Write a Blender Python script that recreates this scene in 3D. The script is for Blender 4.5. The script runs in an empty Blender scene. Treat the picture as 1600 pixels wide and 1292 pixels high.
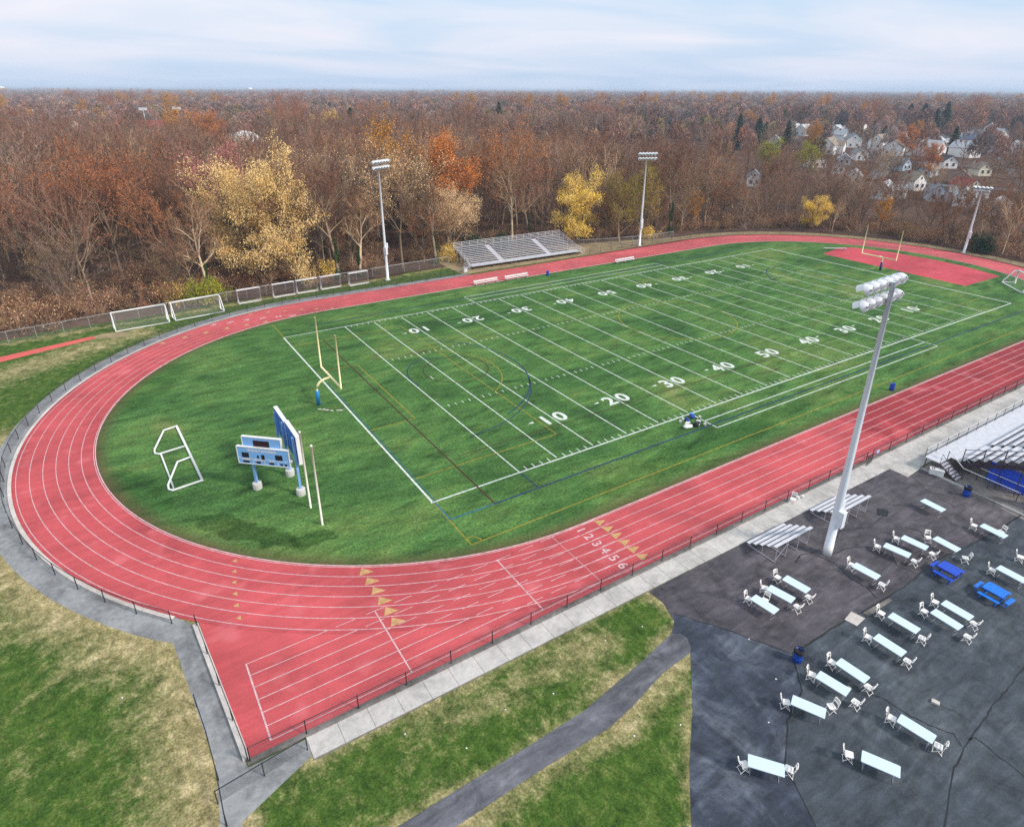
import bpy, math, random
import numpy as np
from mathutils import Vector, Matrix

# ---------------------------------------------------------------- camera, sky, sun, exposure
sc = bpy.context.scene
COL = sc.collection
R_ = math.radians

YAW, PITCH, ROLL = 1.000328, -0.428413, 0.004026
F = Vector((math.cos(YAW)*math.cos(PITCH), math.sin(YAW)*math.cos(PITCH), math.sin(PITCH)))
RT = Vector((math.sin(YAW), -math.cos(YAW), 0)); UP = RT.cross(F)
rt = RT*math.cos(ROLL)+UP*math.sin(ROLL); up = -RT*math.sin(ROLL)+UP*math.cos(ROLL)
CAMP = Vector((-28.835, -43.519, 32.978))
cam = bpy.data.cameras.new("camera"); camo = bpy.data.objects.new("camera", cam); COL.objects.link(camo)
camo.matrix_world = Matrix(((rt.x, up.x, -F.x, CAMP.x), (rt.y, up.y, -F.y, CAMP.y), (rt.z, up.z, -F.z, CAMP.z), (0, 0, 0, 1)))
cam.sensor_width = 36.0; cam.sensor_fit = 'HORIZONTAL'
cam.lens = 36*1009.1/1600; cam.shift_y = -45/1600
cam.clip_start = 0.5; cam.clip_end = 60000
sc.camera = camo

SUN_EL, SUN_AZ = R_(38), math.atan2(-0.82, 0.54)
w = bpy.data.worlds.new("World"); sc.world = w; w.use_nodes = True
nt = w.node_tree; nt.nodes.clear()
def N(tree, typ, **kw):
    n = tree.nodes.new(typ)
    for k, v in kw.items():
        if k.startswith('i_'): n.inputs[k[2:].replace('_', ' ')].default_value = v
        else: setattr(n, k, v)
    return n
out = N(nt, 'ShaderNodeOutputWorld'); bg = N(nt, 'ShaderNodeBackground'); bg.inputs['Strength'].default_value = 0.094
sky = N(nt, 'ShaderNodeTexSky'); sky.sky_type = 'NISHITA'; sky.sun_disc = False
sky.sun_elevation = SUN_EL; sky.sun_rotation = math.pi/2-SUN_AZ
sky.air_density = 1.0; sky.dust_density = 0.6; sky.ozone_density = 1.6
tc = N(nt, 'ShaderNodeTexCoord'); sep = N(nt, 'ShaderNodeSeparateXYZ'); nt.links.new(tc.outputs['Generated'], sep.inputs[0])
zc = N(nt, 'ShaderNodeMath', operation='MAXIMUM'); nt.links.new(sep.outputs[2], zc.inputs[0]); zc.inputs[1].default_value = 0.0
za = N(nt, 'ShaderNodeMath', operation='ADD'); nt.links.new(zc.outputs[0], za.inputs[0]); za.inputs[1].default_value = 0.10
dx = N(nt, 'ShaderNodeMath', operation='DIVIDE'); nt.links.new(sep.outputs[0], dx.inputs[0]); nt.links.new(za.outputs[0], dx.inputs[1])
dy = N(nt, 'ShaderNodeMath', operation='DIVIDE'); nt.links.new(sep.outputs[1], dy.inputs[0]); nt.links.new(za.outputs[0], dy.inputs[1])
cmb = N(nt, 'ShaderNodeCombineXYZ'); nt.links.new(dx.outputs[0], cmb.inputs[0]); nt.links.new(dy.outputs[0], cmb.inputs[1])
mp = N(nt, 'ShaderNodeMapping'); nt.links.new(cmb.outputs[0], mp.inputs[0])
mp.inputs['Rotation'].default_value = (0, 0, R_(25)); mp.inputs['Scale'].default_value = (0.6, 0.85, 1)
nz = N(nt, 'ShaderNodeTexNoise'); nt.links.new(mp.outputs[0], nz.inputs['Vector'])
nz.inputs['Scale'].default_value = 0.62; nz.inputs['Detail'].default_value = 5; nz.inputs['Roughness'].default_value = 0.48; nz.inputs['Distortion'].default_value = 0.5
cr = N(nt, 'ShaderNodeValToRGB'); nt.links.new(nz.outputs[0], cr.inputs[0])
cr.color_ramp.elements[0].position = 0.38; cr.color_ramp.elements[0].color = (0.22, 0.22, 0.22, 1)
cr.color_ramp.elements[1].position = 0.64; cr.color_ramp.elements[1].color = (0.95, 0.95, 0.95, 1)
ccol = N(nt, 'ShaderNodeValToRGB'); nt.links.new(zc.outputs[0], ccol.inputs[0])
ccol.color_ramp.elements[0].position = 0.0; ccol.color_ramp.elements[0].color = (0.56, 0.66, 0.83, 1)
ccol.color_ramp.elements[1].position = 0.16; ccol.color_ramp.elements[1].color = (0.90, 0.875, 0.91, 1)
e = ccol.color_ramp.elements.new(0.05); e.color = (0.80, 0.80, 0.88, 1)
cs = N(nt, 'ShaderNodeVectorMath', operation='SCALE'); nt.links.new(ccol.outputs[0], cs.inputs[0]); cs.inputs['Scale'].default_value = 8.3
mx = N(nt, 'ShaderNodeMixRGB'); blu = N(nt, 'ShaderNodeMixRGB'); blu.inputs[0].default_value = .90; nt.links.new(sky.outputs[0], blu.inputs[1])
hz = N(nt, 'ShaderNodeValToRGB'); nt.links.new(zc.outputs[0], hz.inputs[0]); hz.color_ramp.elements[0].color = (4.1/9, 5.5/9, 7.6/9, 1); hz.color_ramp.elements[1].position = .25; hz.color_ramp.elements[1].color = (4.6/9, 7.2/9, 9.0/9, 1)
hs_ = N(nt, 'ShaderNodeVectorMath', operation='SCALE'); nt.links.new(hz.outputs[0], hs_.inputs[0]); hs_.inputs['Scale'].default_value = 8.0; nt.links.new(hs_.outputs[0], blu.inputs[2])
nt.links.new(cr.outputs[0], mx.inputs[0]); nt.links.new(blu.outputs[0], mx.inputs[1]); nt.links.new(cs.outputs[0], mx.inputs[2])
nt.links.new(mx.outputs[0], bg.inputs['Color']); nt.links.new(bg.outputs[0], out.inputs[0])

sl = bpy.data.lights.new("sun", 'SUN'); so = bpy.data.objects.new("sun", sl); COL.objects.link(so)
sl.energy = 2.7; sl.angle = R_(9); sl.color = (1.0, 0.92, 0.82)
sd = Vector((math.cos(SUN_AZ)*math.cos(SUN_EL), math.sin(SUN_AZ)*math.cos(SUN_EL), math.sin(SUN_EL)))
so.rotation_euler = sd.to_track_quat('Z', 'Y').to_euler(); so.location = (0, 0, 90)
sc.view_settings.view_transform = 'Standard'; sc.view_settings.look = 'None'
sc.view_settings.exposure = 0.50; sc.view_settings.gamma = 1.0
sc.render.engine = 'CYCLES'
sc.cycles.max_bounces = 5; sc.cycles.diffuse_bounces = 3; sc.cycles.transparent_max_bounces = 12
sc.cycles.use_denoising = False

# ---------------------------------------------------------------- materials
def lin(r, g, b):
    return tuple(((c/255)/12.92 if c/255 <= .04045 else ((c/255+.055)/1.055)**2.4) for c in (r, g, b))
def c4(c): return (c[0], c[1], c[2], 1)
def new_mat(name):
    m = bpy.data.materials.new(name); m.use_nodes = True
    t = m.node_tree; b = t.nodes['Principled BSDF']
    return m, t, b
def noise(t, scale, detail=4, rough=.6, vec=None, dist=0.0):
    n = N(t, 'ShaderNodeTexNoise'); n.inputs['Scale'].default_value = scale; n.inputs['Detail'].default_value = detail
    n.inputs['Roughness'].default_value = rough; n.inputs['Distortion'].default_value = dist
    if vec is not None: t.links.new(vec, n.inputs['Vector'])
    return n.outputs[0]
def ramp(t, fac, stops):
    r = N(t, 'ShaderNodeValToRGB'); t.links.new(fac, r.inputs[0]); el = r.color_ramp.elements
    el[0].position = stops[0][0]; el[0].color = c4(stops[0][1]); el[1].position = stops[-1][0]; el[1].color = c4(stops[-1][1])
    for p, c in stops[1:-1]:
        x = el.new(p); x.color = c4(c)
    return r.outputs[0]
def mix(t, a, b, fac, mode='MIX'):
    m = N(t, 'ShaderNodeMixRGB', blend_type=mode)
    for sock, v in ((m.inputs[0], fac), (m.inputs[1], a), (m.inputs[2], b)):
        if hasattr(v, 'links'): t.links.new(v, sock)
        else: sock.default_value = v if isinstance(v, (int, float)) else c4(v)
    return m.outputs[0]
def grey(v): return (v, v, v)
def pos(t, scale=(1, 1, 1), rot=0.0, obj=True):
    g = N(t, 'ShaderNodeTexCoord'); m = N(t, 'ShaderNodeMapping'); t.links.new(g.outputs['Object'], m.inputs[0])
    m.inputs['Scale'].default_value = scale; m.inputs['Rotation'].default_value = (0, 0, rot)
    return m.outputs[0]
def bump(t, b, h, strength=.3, distance=.02):
    n = N(t, 'ShaderNodeBump'); n.inputs['Strength'].default_value = strength; n.inputs['Distance'].default_value = distance
    t.links.new(h, n.inputs['Height']); t.links.new(n.outputs[0], b.inputs['Normal'])
def paint(name, col, rough=.5, metal=0.0, var=.12, scale=3.0, spec=.5):
    """painted / moulded surface with faint dirt and wear"""
    m, t, b = new_mat(name); v = pos(t)
    n1 = noise(t, scale, 5, .65, v); n2 = noise(t, scale*9, 3, .6, v)
    f = mix(t, ramp(t, n1, [(.3, grey(1-var)), (.7, grey(1.0))]), ramp(t, n2, [(.3, grey(1-var*.7)), (.7, grey(1.0))]), 1.0, 'MULTIPLY')
    t.links.new(mix(t, col, f, 1.0, 'MULTIPLY'), b.inputs['Base Color'])
    b.inputs['Roughness'].default_value = rough; b.inputs['Metallic'].default_value = metal
    b.inputs['Specular IOR Level'].default_value = spec
    return m

M = {}
M['white'] = paint('white_paint', (.80, .80, .80), .45)
M['chair'] = paint('white_plastic', (.92, .88, .85), .4, var=.08)
M['tabletop'] = paint('table_plastic', (.58, .70, .80), .4, var=.06)
M['alu'] = paint('aluminium', (.56, .54, .59), .5, .25, .2, 2.0)
M['alubright'] = paint('aluminium_plank', (.68, .68, .74), .45, .1, .22, 2.0)
M['steel'] = paint('galvanised_steel', (.42, .43, .46), .5, .5)
M['polemat'] = paint('galvanised_pole', (.76, .81, .88), .42, .1, .10, 1.2)
M['lamp'] = paint('lamp_housing', (.80, .82, .86), .35, .1)
M['black'] = paint('black_paint', (.012, .012, .018), .5)
M['darkmetal'] = paint('dark_metal', (.05, .035, .06), .5)
M['blue'] = paint('blue_plastic', (.012, .075, .62), .4, var=.25)
M['bluelight'] = paint('light_blue_plastic', (.008, .20, .80), .4, var=.25)
M['binblue'] = paint('barrel_blue', (.01, .07, .50), .4, var=.25)
M['padblue'] = paint('pad_blue', (.012, .25, .60), .6, var=.2)
M['board'] = paint('board_blue', (.20, .47, .88), .45, var=.08)
M['boarddeep'] = paint('board_back', (.06, .24, .72), .5, var=.3)
M['legblue'] = paint('leg_blue', (.22, .42, .80), .45, var=.15)
M['screen'] = paint('unlit_display', (.012, .008, .02), .25, var=.3)
M['goalyellow'] = paint('goal_yellow', (.90, .76, .44), .45, var=.08)
M['concrete_foot'] = paint('footing', (.68, .66, .63), .9, var=.25, scale=6)
M['frame'] = paint('grey_white_tube', (.74, .70, .74), .5)
M['wood'] = paint('timber', (.22, .13, .06), .8, var=.4)
M['tarp'] = paint('blue_screen', (.02, .10, .80), .6, var=.3, scale=1.5)
M['bag_black'] = paint('black_cloth', (.01, .01, .02), .8)
M['bag_blue'] = paint('blue_cloth', (.02, .06, .35), .8)
M['ivy'] = paint('ivy_leaf', (.055, .135, .022), .8, var=.6, scale=3)

def grass_turf():
    m, t, b = new_mat('turf')
    v = pos(t, (.7, 1.15, 1), R_(-18)); v0 = pos(t)
    big = noise(t, .085, 7, .66, v, .9); mid = noise(t, .55, 6, .7, pos(t, (.45, 1.4, 1), R_(-12)), .5); fine = noise(t, 5.0, 4, .75, v0)
    c = ramp(t, big, [(.30, (.032, .084, .028)), (.43, (.050, .122, .034)), (.52, (.070, .155, .042)), (.62, (.100, .172, .048)), (.75, (.165, .195, .070))])
    c = mix(t, c, ramp(t, mid, [(.28, grey(.34)), (.42, grey(.80)), (.55, grey(1.08)), (.74, grey(1.6))]), 1.0, 'MULTIPLY')
    c = mix(t, c, ramp(t, fine, [(.28, grey(.45)), (.72, grey(1.55))]), 1.0, 'MULTIPLY')
    fl = noise(t, 3.4, 6, .85, v0, .4); c = mix(t, c, ramp(t, fl, [(.30, grey(.45)), (.5, grey(1.0)), (.68, (1.75, 1.5, 1.3))]), .85, 'MULTIPLY')
    fi2 = noise(t, 16.0, 2, .7, v0); c = mix(t, c, ramp(t, fi2, [(.3, grey(.7)), (.7, grey(1.3))]), .6, 'MULTIPLY')
    for (cx, cy, ra, rb, an, dk) in ((-24.0, 4.6, 6.0, 1.5, -52, .55), (-19.5, 0.6, 2.6, 1.0, -25, .6), (-31.0, 15.5, 6.0, 2.2, -72, .75), (-28, 40, 9, 3.5, 55, .8), (20, -6, 22, 1.6, 2, .8)):
        mp_ = N(t, 'ShaderNodeMapping', vector_type='TEXTURE'); mp_.inputs['Location'].default_value = (cx, cy, 0); mp_.inputs['Rotation'].default_value = (0, 0, R_(an)); mp_.inputs['Scale'].default_value = (ra, rb, 1)
        dn = N(t, 'ShaderNodeTexNoise'); dn.inputs['Scale'].default_value = .55; dn.inputs['Detail'].default_value = 5; t.links.new(v0, dn.inputs['Vector'])
        off = N(t, 'ShaderNodeVectorMath', operation='MULTIPLY_ADD'); t.links.new(dn.outputs['Color'], off.inputs[0]); off.inputs[1].default_value = (3.2, 3.2, 0); t.links.new(v0, off.inputs[2])
        o2 = N(t, 'ShaderNodeVectorMath', operation='SUBTRACT'); t.links.new(off.outputs[0], o2.inputs[0]); o2.inputs[1].default_value = (1.6, 1.6, 0); t.links.new(o2.outputs[0], mp_.inputs[0])
        gr = N(t, 'ShaderNodeVectorMath', operation='LENGTH'); t.links.new(mp_.outputs[0], gr.inputs[0])
        c = mix(t, c, ramp(t, gr.outputs['Value'], [(.80, (dk*.9, dk, dk*.9)), (1.0, grey(1))]), 1.0, 'MULTIPLY')
    at = N(t, 'ShaderNodeAttribute'); at.attribute_name = 'worn'
    wf = N(t, 'ShaderNodeMath', operation='MULTIPLY'); t.links.new(at.outputs['Fac'], wf.inputs[0]); t.links.new(ramp(t, mid, [(.3, grey(.2)), (.65, grey(1))]), wf.inputs[1])
    c = mix(t, c, (.105, .062, .035), wf.outputs[0])
    t.links.new(c, b.inputs['Base Color']); b.inputs['Roughness'].default_value = .95; b.inputs['Specular IOR Level'].default_value = .1
    bump(t, b, fine, .5, .05)
    return m
def grass_lawn():
    m, t, b = new_mat('lawn_grass')
    v0 = pos(t); big = noise(t, .13, 6, .7, v0, .8); mid = noise(t, .9, 6, .75, v0, .4); fine = noise(t, 7.0, 4, .8, v0)
    g = ramp(t, mid, [(.26, (.020, .050, .010)), (.5, (.056, .108, .018)), (.74, (.140, .175, .042))])
    d = ramp(t, mid, [(.26, (.170, .140, .060)), (.5, (.330, .270, .135)), (.74, (.560, .460, .270))])
    at = N(t, 'ShaderNodeAttribute'); at.attribute_name = 'dry'
    s1 = N(t, 'ShaderNodeMath', operation='MULTIPLY_ADD'); t.links.new(big, s1.inputs[0]); s1.inputs[1].default_value = 1.5; t.links.new(at.outputs['Fac'], s1.inputs[2])
    s2 = N(t, 'ShaderNodeMath', operation='MULTIPLY_ADD'); t.links.new(mid, s2.inputs[0]); s2.inputs[1].default_value = 1.1; t.links.new(s1.outputs[0], s2.inputs[2])
    fl = noise(t, 3.2, 6, .85, v0, .3); s3 = N(t, 'ShaderNodeMath', operation='MULTIPLY_ADD'); t.links.new(fl, s3.inputs[0]); s3.inputs[1].default_value = 1.5; t.links.new(s2.outputs[0], s3.inputs[2]); s2 = s3
    sh = N(t, 'ShaderNodeMapRange'); t.links.new(s2.outputs[0], sh.inputs[0]); sh.inputs[1].default_value = 2.22; sh.inputs[2].default_value = 3.0
    c = mix(t, g, d, sh.outputs[0])
    rust = noise(t, 1.7, 5, .7, pos(t, (1, 1, 1), .5), .3)
    c = mix(t, c, (.16, .07, .03), ramp(t, rust, [(.66, grey(0)), (.78, grey(.75))]))
    c = mix(t, c, ramp(t, fine, [(.28, grey(.38)), (.72, grey(1.6))]), 1.0, 'MULTIPLY')
    fi2 = noise(t, 2.6, 5, .75, pos(t, (1, .5, 1), .7), .6); c = mix(t, c, ramp(t, fi2, [(.3, grey(.6)), (.7, grey(1.35))]), .9, 'MULTIPLY')
    t.links.new(c, b.inputs['Base Color']); b.inputs['Roughness'].default_value = .95; b.inputs['Specular IOR Level'].default_value = .1
    bump(t, b, fine, .6, .08)
    return m
def track_mat(name, col, var=1.0, dark_tint=None):
    m, t, b = new_mat(name); v0 = pos(t)
    big = noise(t, .10, 6, .65, v0, .5); st = noise(t, .9, 5, .7, pos(t, (.15, 1.6, 1), 0), .3); fine = noise(t, 9, 3, .7, v0)
    c = mix(t, col, ramp(t, big, [(.28, grey(.72)), (.5, grey(1.0)), (.72, grey(1.25))]), var, 'MULTIPLY')
    c = mix(t, c, ramp(t, st, [(.3, grey(.84)), (.7, grey(1.14))]), .9, 'MULTIPLY')
    c = mix(t, c, ramp(t, fine, [(.3, grey(.88)), (.7, grey(1.1))]), .8, 'MULTIPLY')
    if dark_tint:  # darker red past a noisy edge along the near straight
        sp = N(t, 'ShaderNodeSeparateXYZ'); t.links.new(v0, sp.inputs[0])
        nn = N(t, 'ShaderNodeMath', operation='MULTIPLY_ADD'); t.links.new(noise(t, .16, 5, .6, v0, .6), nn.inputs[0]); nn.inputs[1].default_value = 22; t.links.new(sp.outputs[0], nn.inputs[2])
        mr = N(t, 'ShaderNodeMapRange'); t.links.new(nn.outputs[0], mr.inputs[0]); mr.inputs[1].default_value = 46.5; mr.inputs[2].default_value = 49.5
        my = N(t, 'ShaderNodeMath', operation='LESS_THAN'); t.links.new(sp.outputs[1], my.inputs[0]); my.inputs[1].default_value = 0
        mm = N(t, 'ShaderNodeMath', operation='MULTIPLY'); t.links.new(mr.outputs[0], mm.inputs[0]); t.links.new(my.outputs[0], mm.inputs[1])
        c = mix(t, c, mix(t, c, dark_tint, 1, 'MULTIPLY'), mm.outputs[0])
    wa = N(t, 'ShaderNodeAttribute'); wa.attribute_name = 'wear'; wm = N(t, 'ShaderNodeMath', operation='MULTIPLY'); t.links.new(wa.outputs['Fac'], wm.inputs[0]); t.links.new(ramp(t, noise(t, .35, 6, .7, v0, .4), [(.35, grey(.1)), (.65, grey(1))]), wm.inputs[1])
    c = mix(t, c, mix(t, c, (.70, .62, .66), 1, 'MULTIPLY'), wm.outputs[0])
    sc1 = noise(t, .55, 7, .8, pos(t, (1, 1, 1), .9), 1.5); c = mix(t, c, (col[0]*.55, col[1]*.5, col[2]*.6), ramp(t, sc1, [(.60, grey(0)), (.72, grey(.55))]))
    spots = noise(t, .42, 2, .5, v0); c = mix(t, c, (col[0]*1.25, col[1]*2.0, col[2]*2.0), ramp(t, spots, [(.60, grey(0)), (.74, grey(.45))]))
    t.links.new(c, b.inputs['Base Color']); b.inputs['Roughness'].default_value = .85; b.inputs['Specular IOR Level'].default_value = .25
    bump(t, b, fine, .3, .01)
    return m
def asphalt_mat(name, stops, scale=.16):
    m, t, b = new_mat(name); v0 = pos(t)
    big = noise(t, scale, 7, .7, pos(t, (1, .6, 1), .5), .7); mid = noise(t, 1.1, 6, .7, pos(t, (.4, 1.5, 1), .15), .5); fine = noise(t, 14, 3, .75, v0)
    c = ramp(t, big, stops)
    c = mix(t, c, ramp(t, mid, [(.28, grey(.48)), (.52, grey(1.0)), (.74, grey(1.75))]), .9, 'MULTIPLY')
    blot = noise(t, .33, 5, .7, v0, 1.2); c = mix(t, c, ramp(t, blot, [(.34, grey(.55)), (.48, grey(1.0)), (.7, grey(1.3))]), .9, 'MULTIPLY')
    c = mix(t, c, ramp(t, fine, [(.3, grey(.75)), (.7, grey(1.25))]), .8, 'MULTIPLY')
    t.links.new(c, b.inputs['Base Color']); b.inputs['Roughness'].default_value = .8; b.inputs['Specular IOR Level'].default_value = .3
    bump(t, b, fine, .4, .01)
    return m
def concrete_mat(name, col, dirt=.5):
    m, t, b = new_mat(name); v0 = pos(t)
    big = noise(t, .35, 6, .7, v0, .4); mid = noise(t, 2.5, 5, .7, v0); fine = noise(t, 16, 3, .75, v0)
    c = mix(t, col, ramp(t, big, [(.3, grey(1-dirt*.7)), (.55, grey(1)), (.75, grey(1.12))]), 1, 'MULTIPLY')
    c = mix(t, c, ramp(t, mid, [(.3, grey(1-dirt*.45)), (.7, grey(1.1))]), .9, 'MULTIPLY')
    c = mix(t, c, ramp(t, fine, [(.3, grey(.82)), (.7, grey(1.15))]), .8, 'MULTIPLY')
    t.links.new(c, b.inputs['Base Color']); b.inputs['Roughness'].default_value = .9; b.inputs['Specular IOR Level'].default_value = .2
    return m
def litter_mat():
    m, t, b = new_mat('leaf_litter'); v0 = pos(t)
    big = noise(t, .05, 6, .7, v0, .5); mid = noise(t, .7, 6, .75, v0, .4); fine = noise(t, 5, 4, .8, v0)
    c = ramp(t, big, [(.3, (.040, .025, .018)), (.5, (.085, .048, .034)), (.7, (.130, .078, .056))])
    c = mix(t, c, ramp(t, mid, [(.3, grey(.5)), (.7, grey(1.5))]), .9, 'MULTIPLY')
    c = mix(t, c, ramp(t, fine, [(.3, grey(.55)), (.7, grey(1.45))]), .9, 'MULTIPLY')
    t.links.new(c, b.inputs['Base Color']); b.inputs['Roughness'].default_value = .95; b.inputs['Specular IOR Level'].default_value = .1
    return m
def worn_paint(name, col, wear=.35):
    m, t, b = new_mat(name); v0 = pos(t); n = noise(t, 2.2, 5, .75, v0); n2 = noise(t, 14, 3, .7, v0)
    c = mix(t, col, ramp(t, n, [(.3, grey(1-wear)), (.6, grey(1))]), 1, 'MULTIPLY')
    c = mix(t, c, ramp(t, n2, [(.3, grey(1-wear*.6)), (.6, grey(1))]), 1, 'MULTIPLY')
    t.links.new(c, b.inputs['Base Color']); b.inputs['Roughness'].default_value = .9; b.inputs['Specular IOR Level'].default_value = .15
    return m
def mesh_mat(name, col, cover):
    m, t, b = new_mat(name); v0 = pos(t)
    b.inputs['Base Color'].default_value = c4(col); b.inputs['Roughness'].default_value = .6
    tr = N(t, 'ShaderNodeBsdfTransparent'); ms = N(t, 'ShaderNodeMixShader')
    n = noise(t, 6, 2, .5, v0); t.links.new(ramp(t, n, [(.3, grey(cover*.75)), (.7, grey(cover*1.25))]), ms.inputs[0])
    t.links.new(tr.outputs[0], ms.inputs[1]); t.links.new(b.outputs[0], ms.inputs[2])
    t.links.new(ms.outputs[0], t.nodes['Material Output'].inputs[0])
    return m
def plant_mat(name, ca, cb, cc=None, nscale=1.2, lo=.65, hi=1.35, vary=.52):
    """bark, twigs or leaves: colour differs from plant to plant and from clump to clump"""
    m, t, b = new_mat(name); v0 = pos(t)
    oi = N(t, 'ShaderNodeObjectInfo'); c = mix(t, ca, cb, oi.outputs['Random'])
    hs = N(t, 'ShaderNodeMath', operation='MULTIPLY'); t.links.new(oi.outputs['Random'], hs.inputs[0]); hs.inputs[1].default_value = 17.31
    fr = N(t, 'ShaderNodeMath', operation='FRACT'); t.links.new(hs.outputs[0], fr.inputs[0])
    if name.startswith(('leaf', 'needle')): vary = 0
    if vary: c = mix(t, c, ramp(t, fr.outputs[0], [(0, grey(1-vary)), (.5, grey(1)), (1, (1+vary*1.1, 1+vary, 1+vary*.9))]), 1, 'MULTIPLY')
    if cc:
        c = mix(t, c, cc, ramp(t, noise(t, .28, 3, .6, v0), [(.42, grey(0)), (.62, grey(1))]))
    c = mix(t, c, ramp(t, noise(t, nscale, 4, .7, v0), [(.3, grey(lo)), (.7, grey(hi))]), 1, 'MULTIPLY')
    t.links.new(c, b.inputs['Base Color']); b.inputs['Roughness'].default_value = .9; b.inputs['Specular IOR Level'].default_value = .08
    return m
M['turf'] = grass_turf(); M['lawn'] = grass_lawn(); M['litter'] = litter_mat()
M['track'] = track_mat('track_red', (.500, .084, .094), dark_tint=(.62, .42, .46)); M['track_dark'] = track_mat('track_dark', (.330, .030, .042))  # track red that darkens along the near straight, then a deeper red
M['track_dee'] = track_mat('track_dee', (.46, .060, .080)); M['runway'] = track_mat('runway_red', (.60, .11, .10))
M['asphalt'] = asphalt_mat('asphalt', [(.3, (.044, .039, .048)), (.5, (.070, .062, .074)), (.7, (.108, .096, .105))])
M['asphalt2'] = asphalt_mat('asphalt_blue', [(.3, (.030, .037, .050)), (.5, (.048, .059, .074)), (.7, (.080, .092, .106))])
M['asphalt3'] = asphalt_mat('asphalt_sealed', [(.3, (.020, .025, .042)), (.5, (.040, .049, .072)), (.7, (.120, .135, .170))], .3)
M['path'] = asphalt_mat('path_asphalt', [(.3, (.075, .078, .092)), (.5, (.110, .112, .130)), (.7, (.160, .160, .178))])
M['tar'] = paint('tar_seal', (.008, .008, .012), .6, var=.4)
M['concrete'] = concrete_mat('concrete_light', (.52, .49, .47)); M['concrete_grey'] = concrete_mat('concrete_grey', (.30, .305, .315), .75)
M['concrete_dark'] = concrete_mat('concrete_dirty', (.22, .20, .19), .9); M['concrete_pale'] = concrete_mat('concrete_pale', (.62, .56, .53), .4)
M['dirt'] = concrete_mat('bare_dirt', (.34, .26, .15), .6)
M['linewhite'] = worn_paint('line_white', (.80, .84, .80), .5); M['trackline'] = worn_paint('track_line', (.74, .50, .52), .45)
M['lineyellow'] = worn_paint('line_yellow', (.36, .31, .05), .6); M['linebrown'] = worn_paint('line_brown', (.085, .045, .03), .5)
M['lineblue'] = worn_paint('line_blue', (.035, .070, .13), .5); M['linecyan'] = worn_paint('line_cyan', (.05, .18, .24), .5)
M['marktan'] = worn_paint('mark_tan', (.62, .36, .17), .45)
M['chain_dark'] = mesh_mat('chain_link_dark', (.03, .03, .04), .20); M['chain_grey'] = mesh_mat('chain_link_grey', (.30, .31, .30), .11)
M['net'] = mesh_mat('net_dark', (.09, .075, .08), .25); M['net_light'] = mesh_mat('net_pale', (.5, .5, .5), .07)

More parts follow.
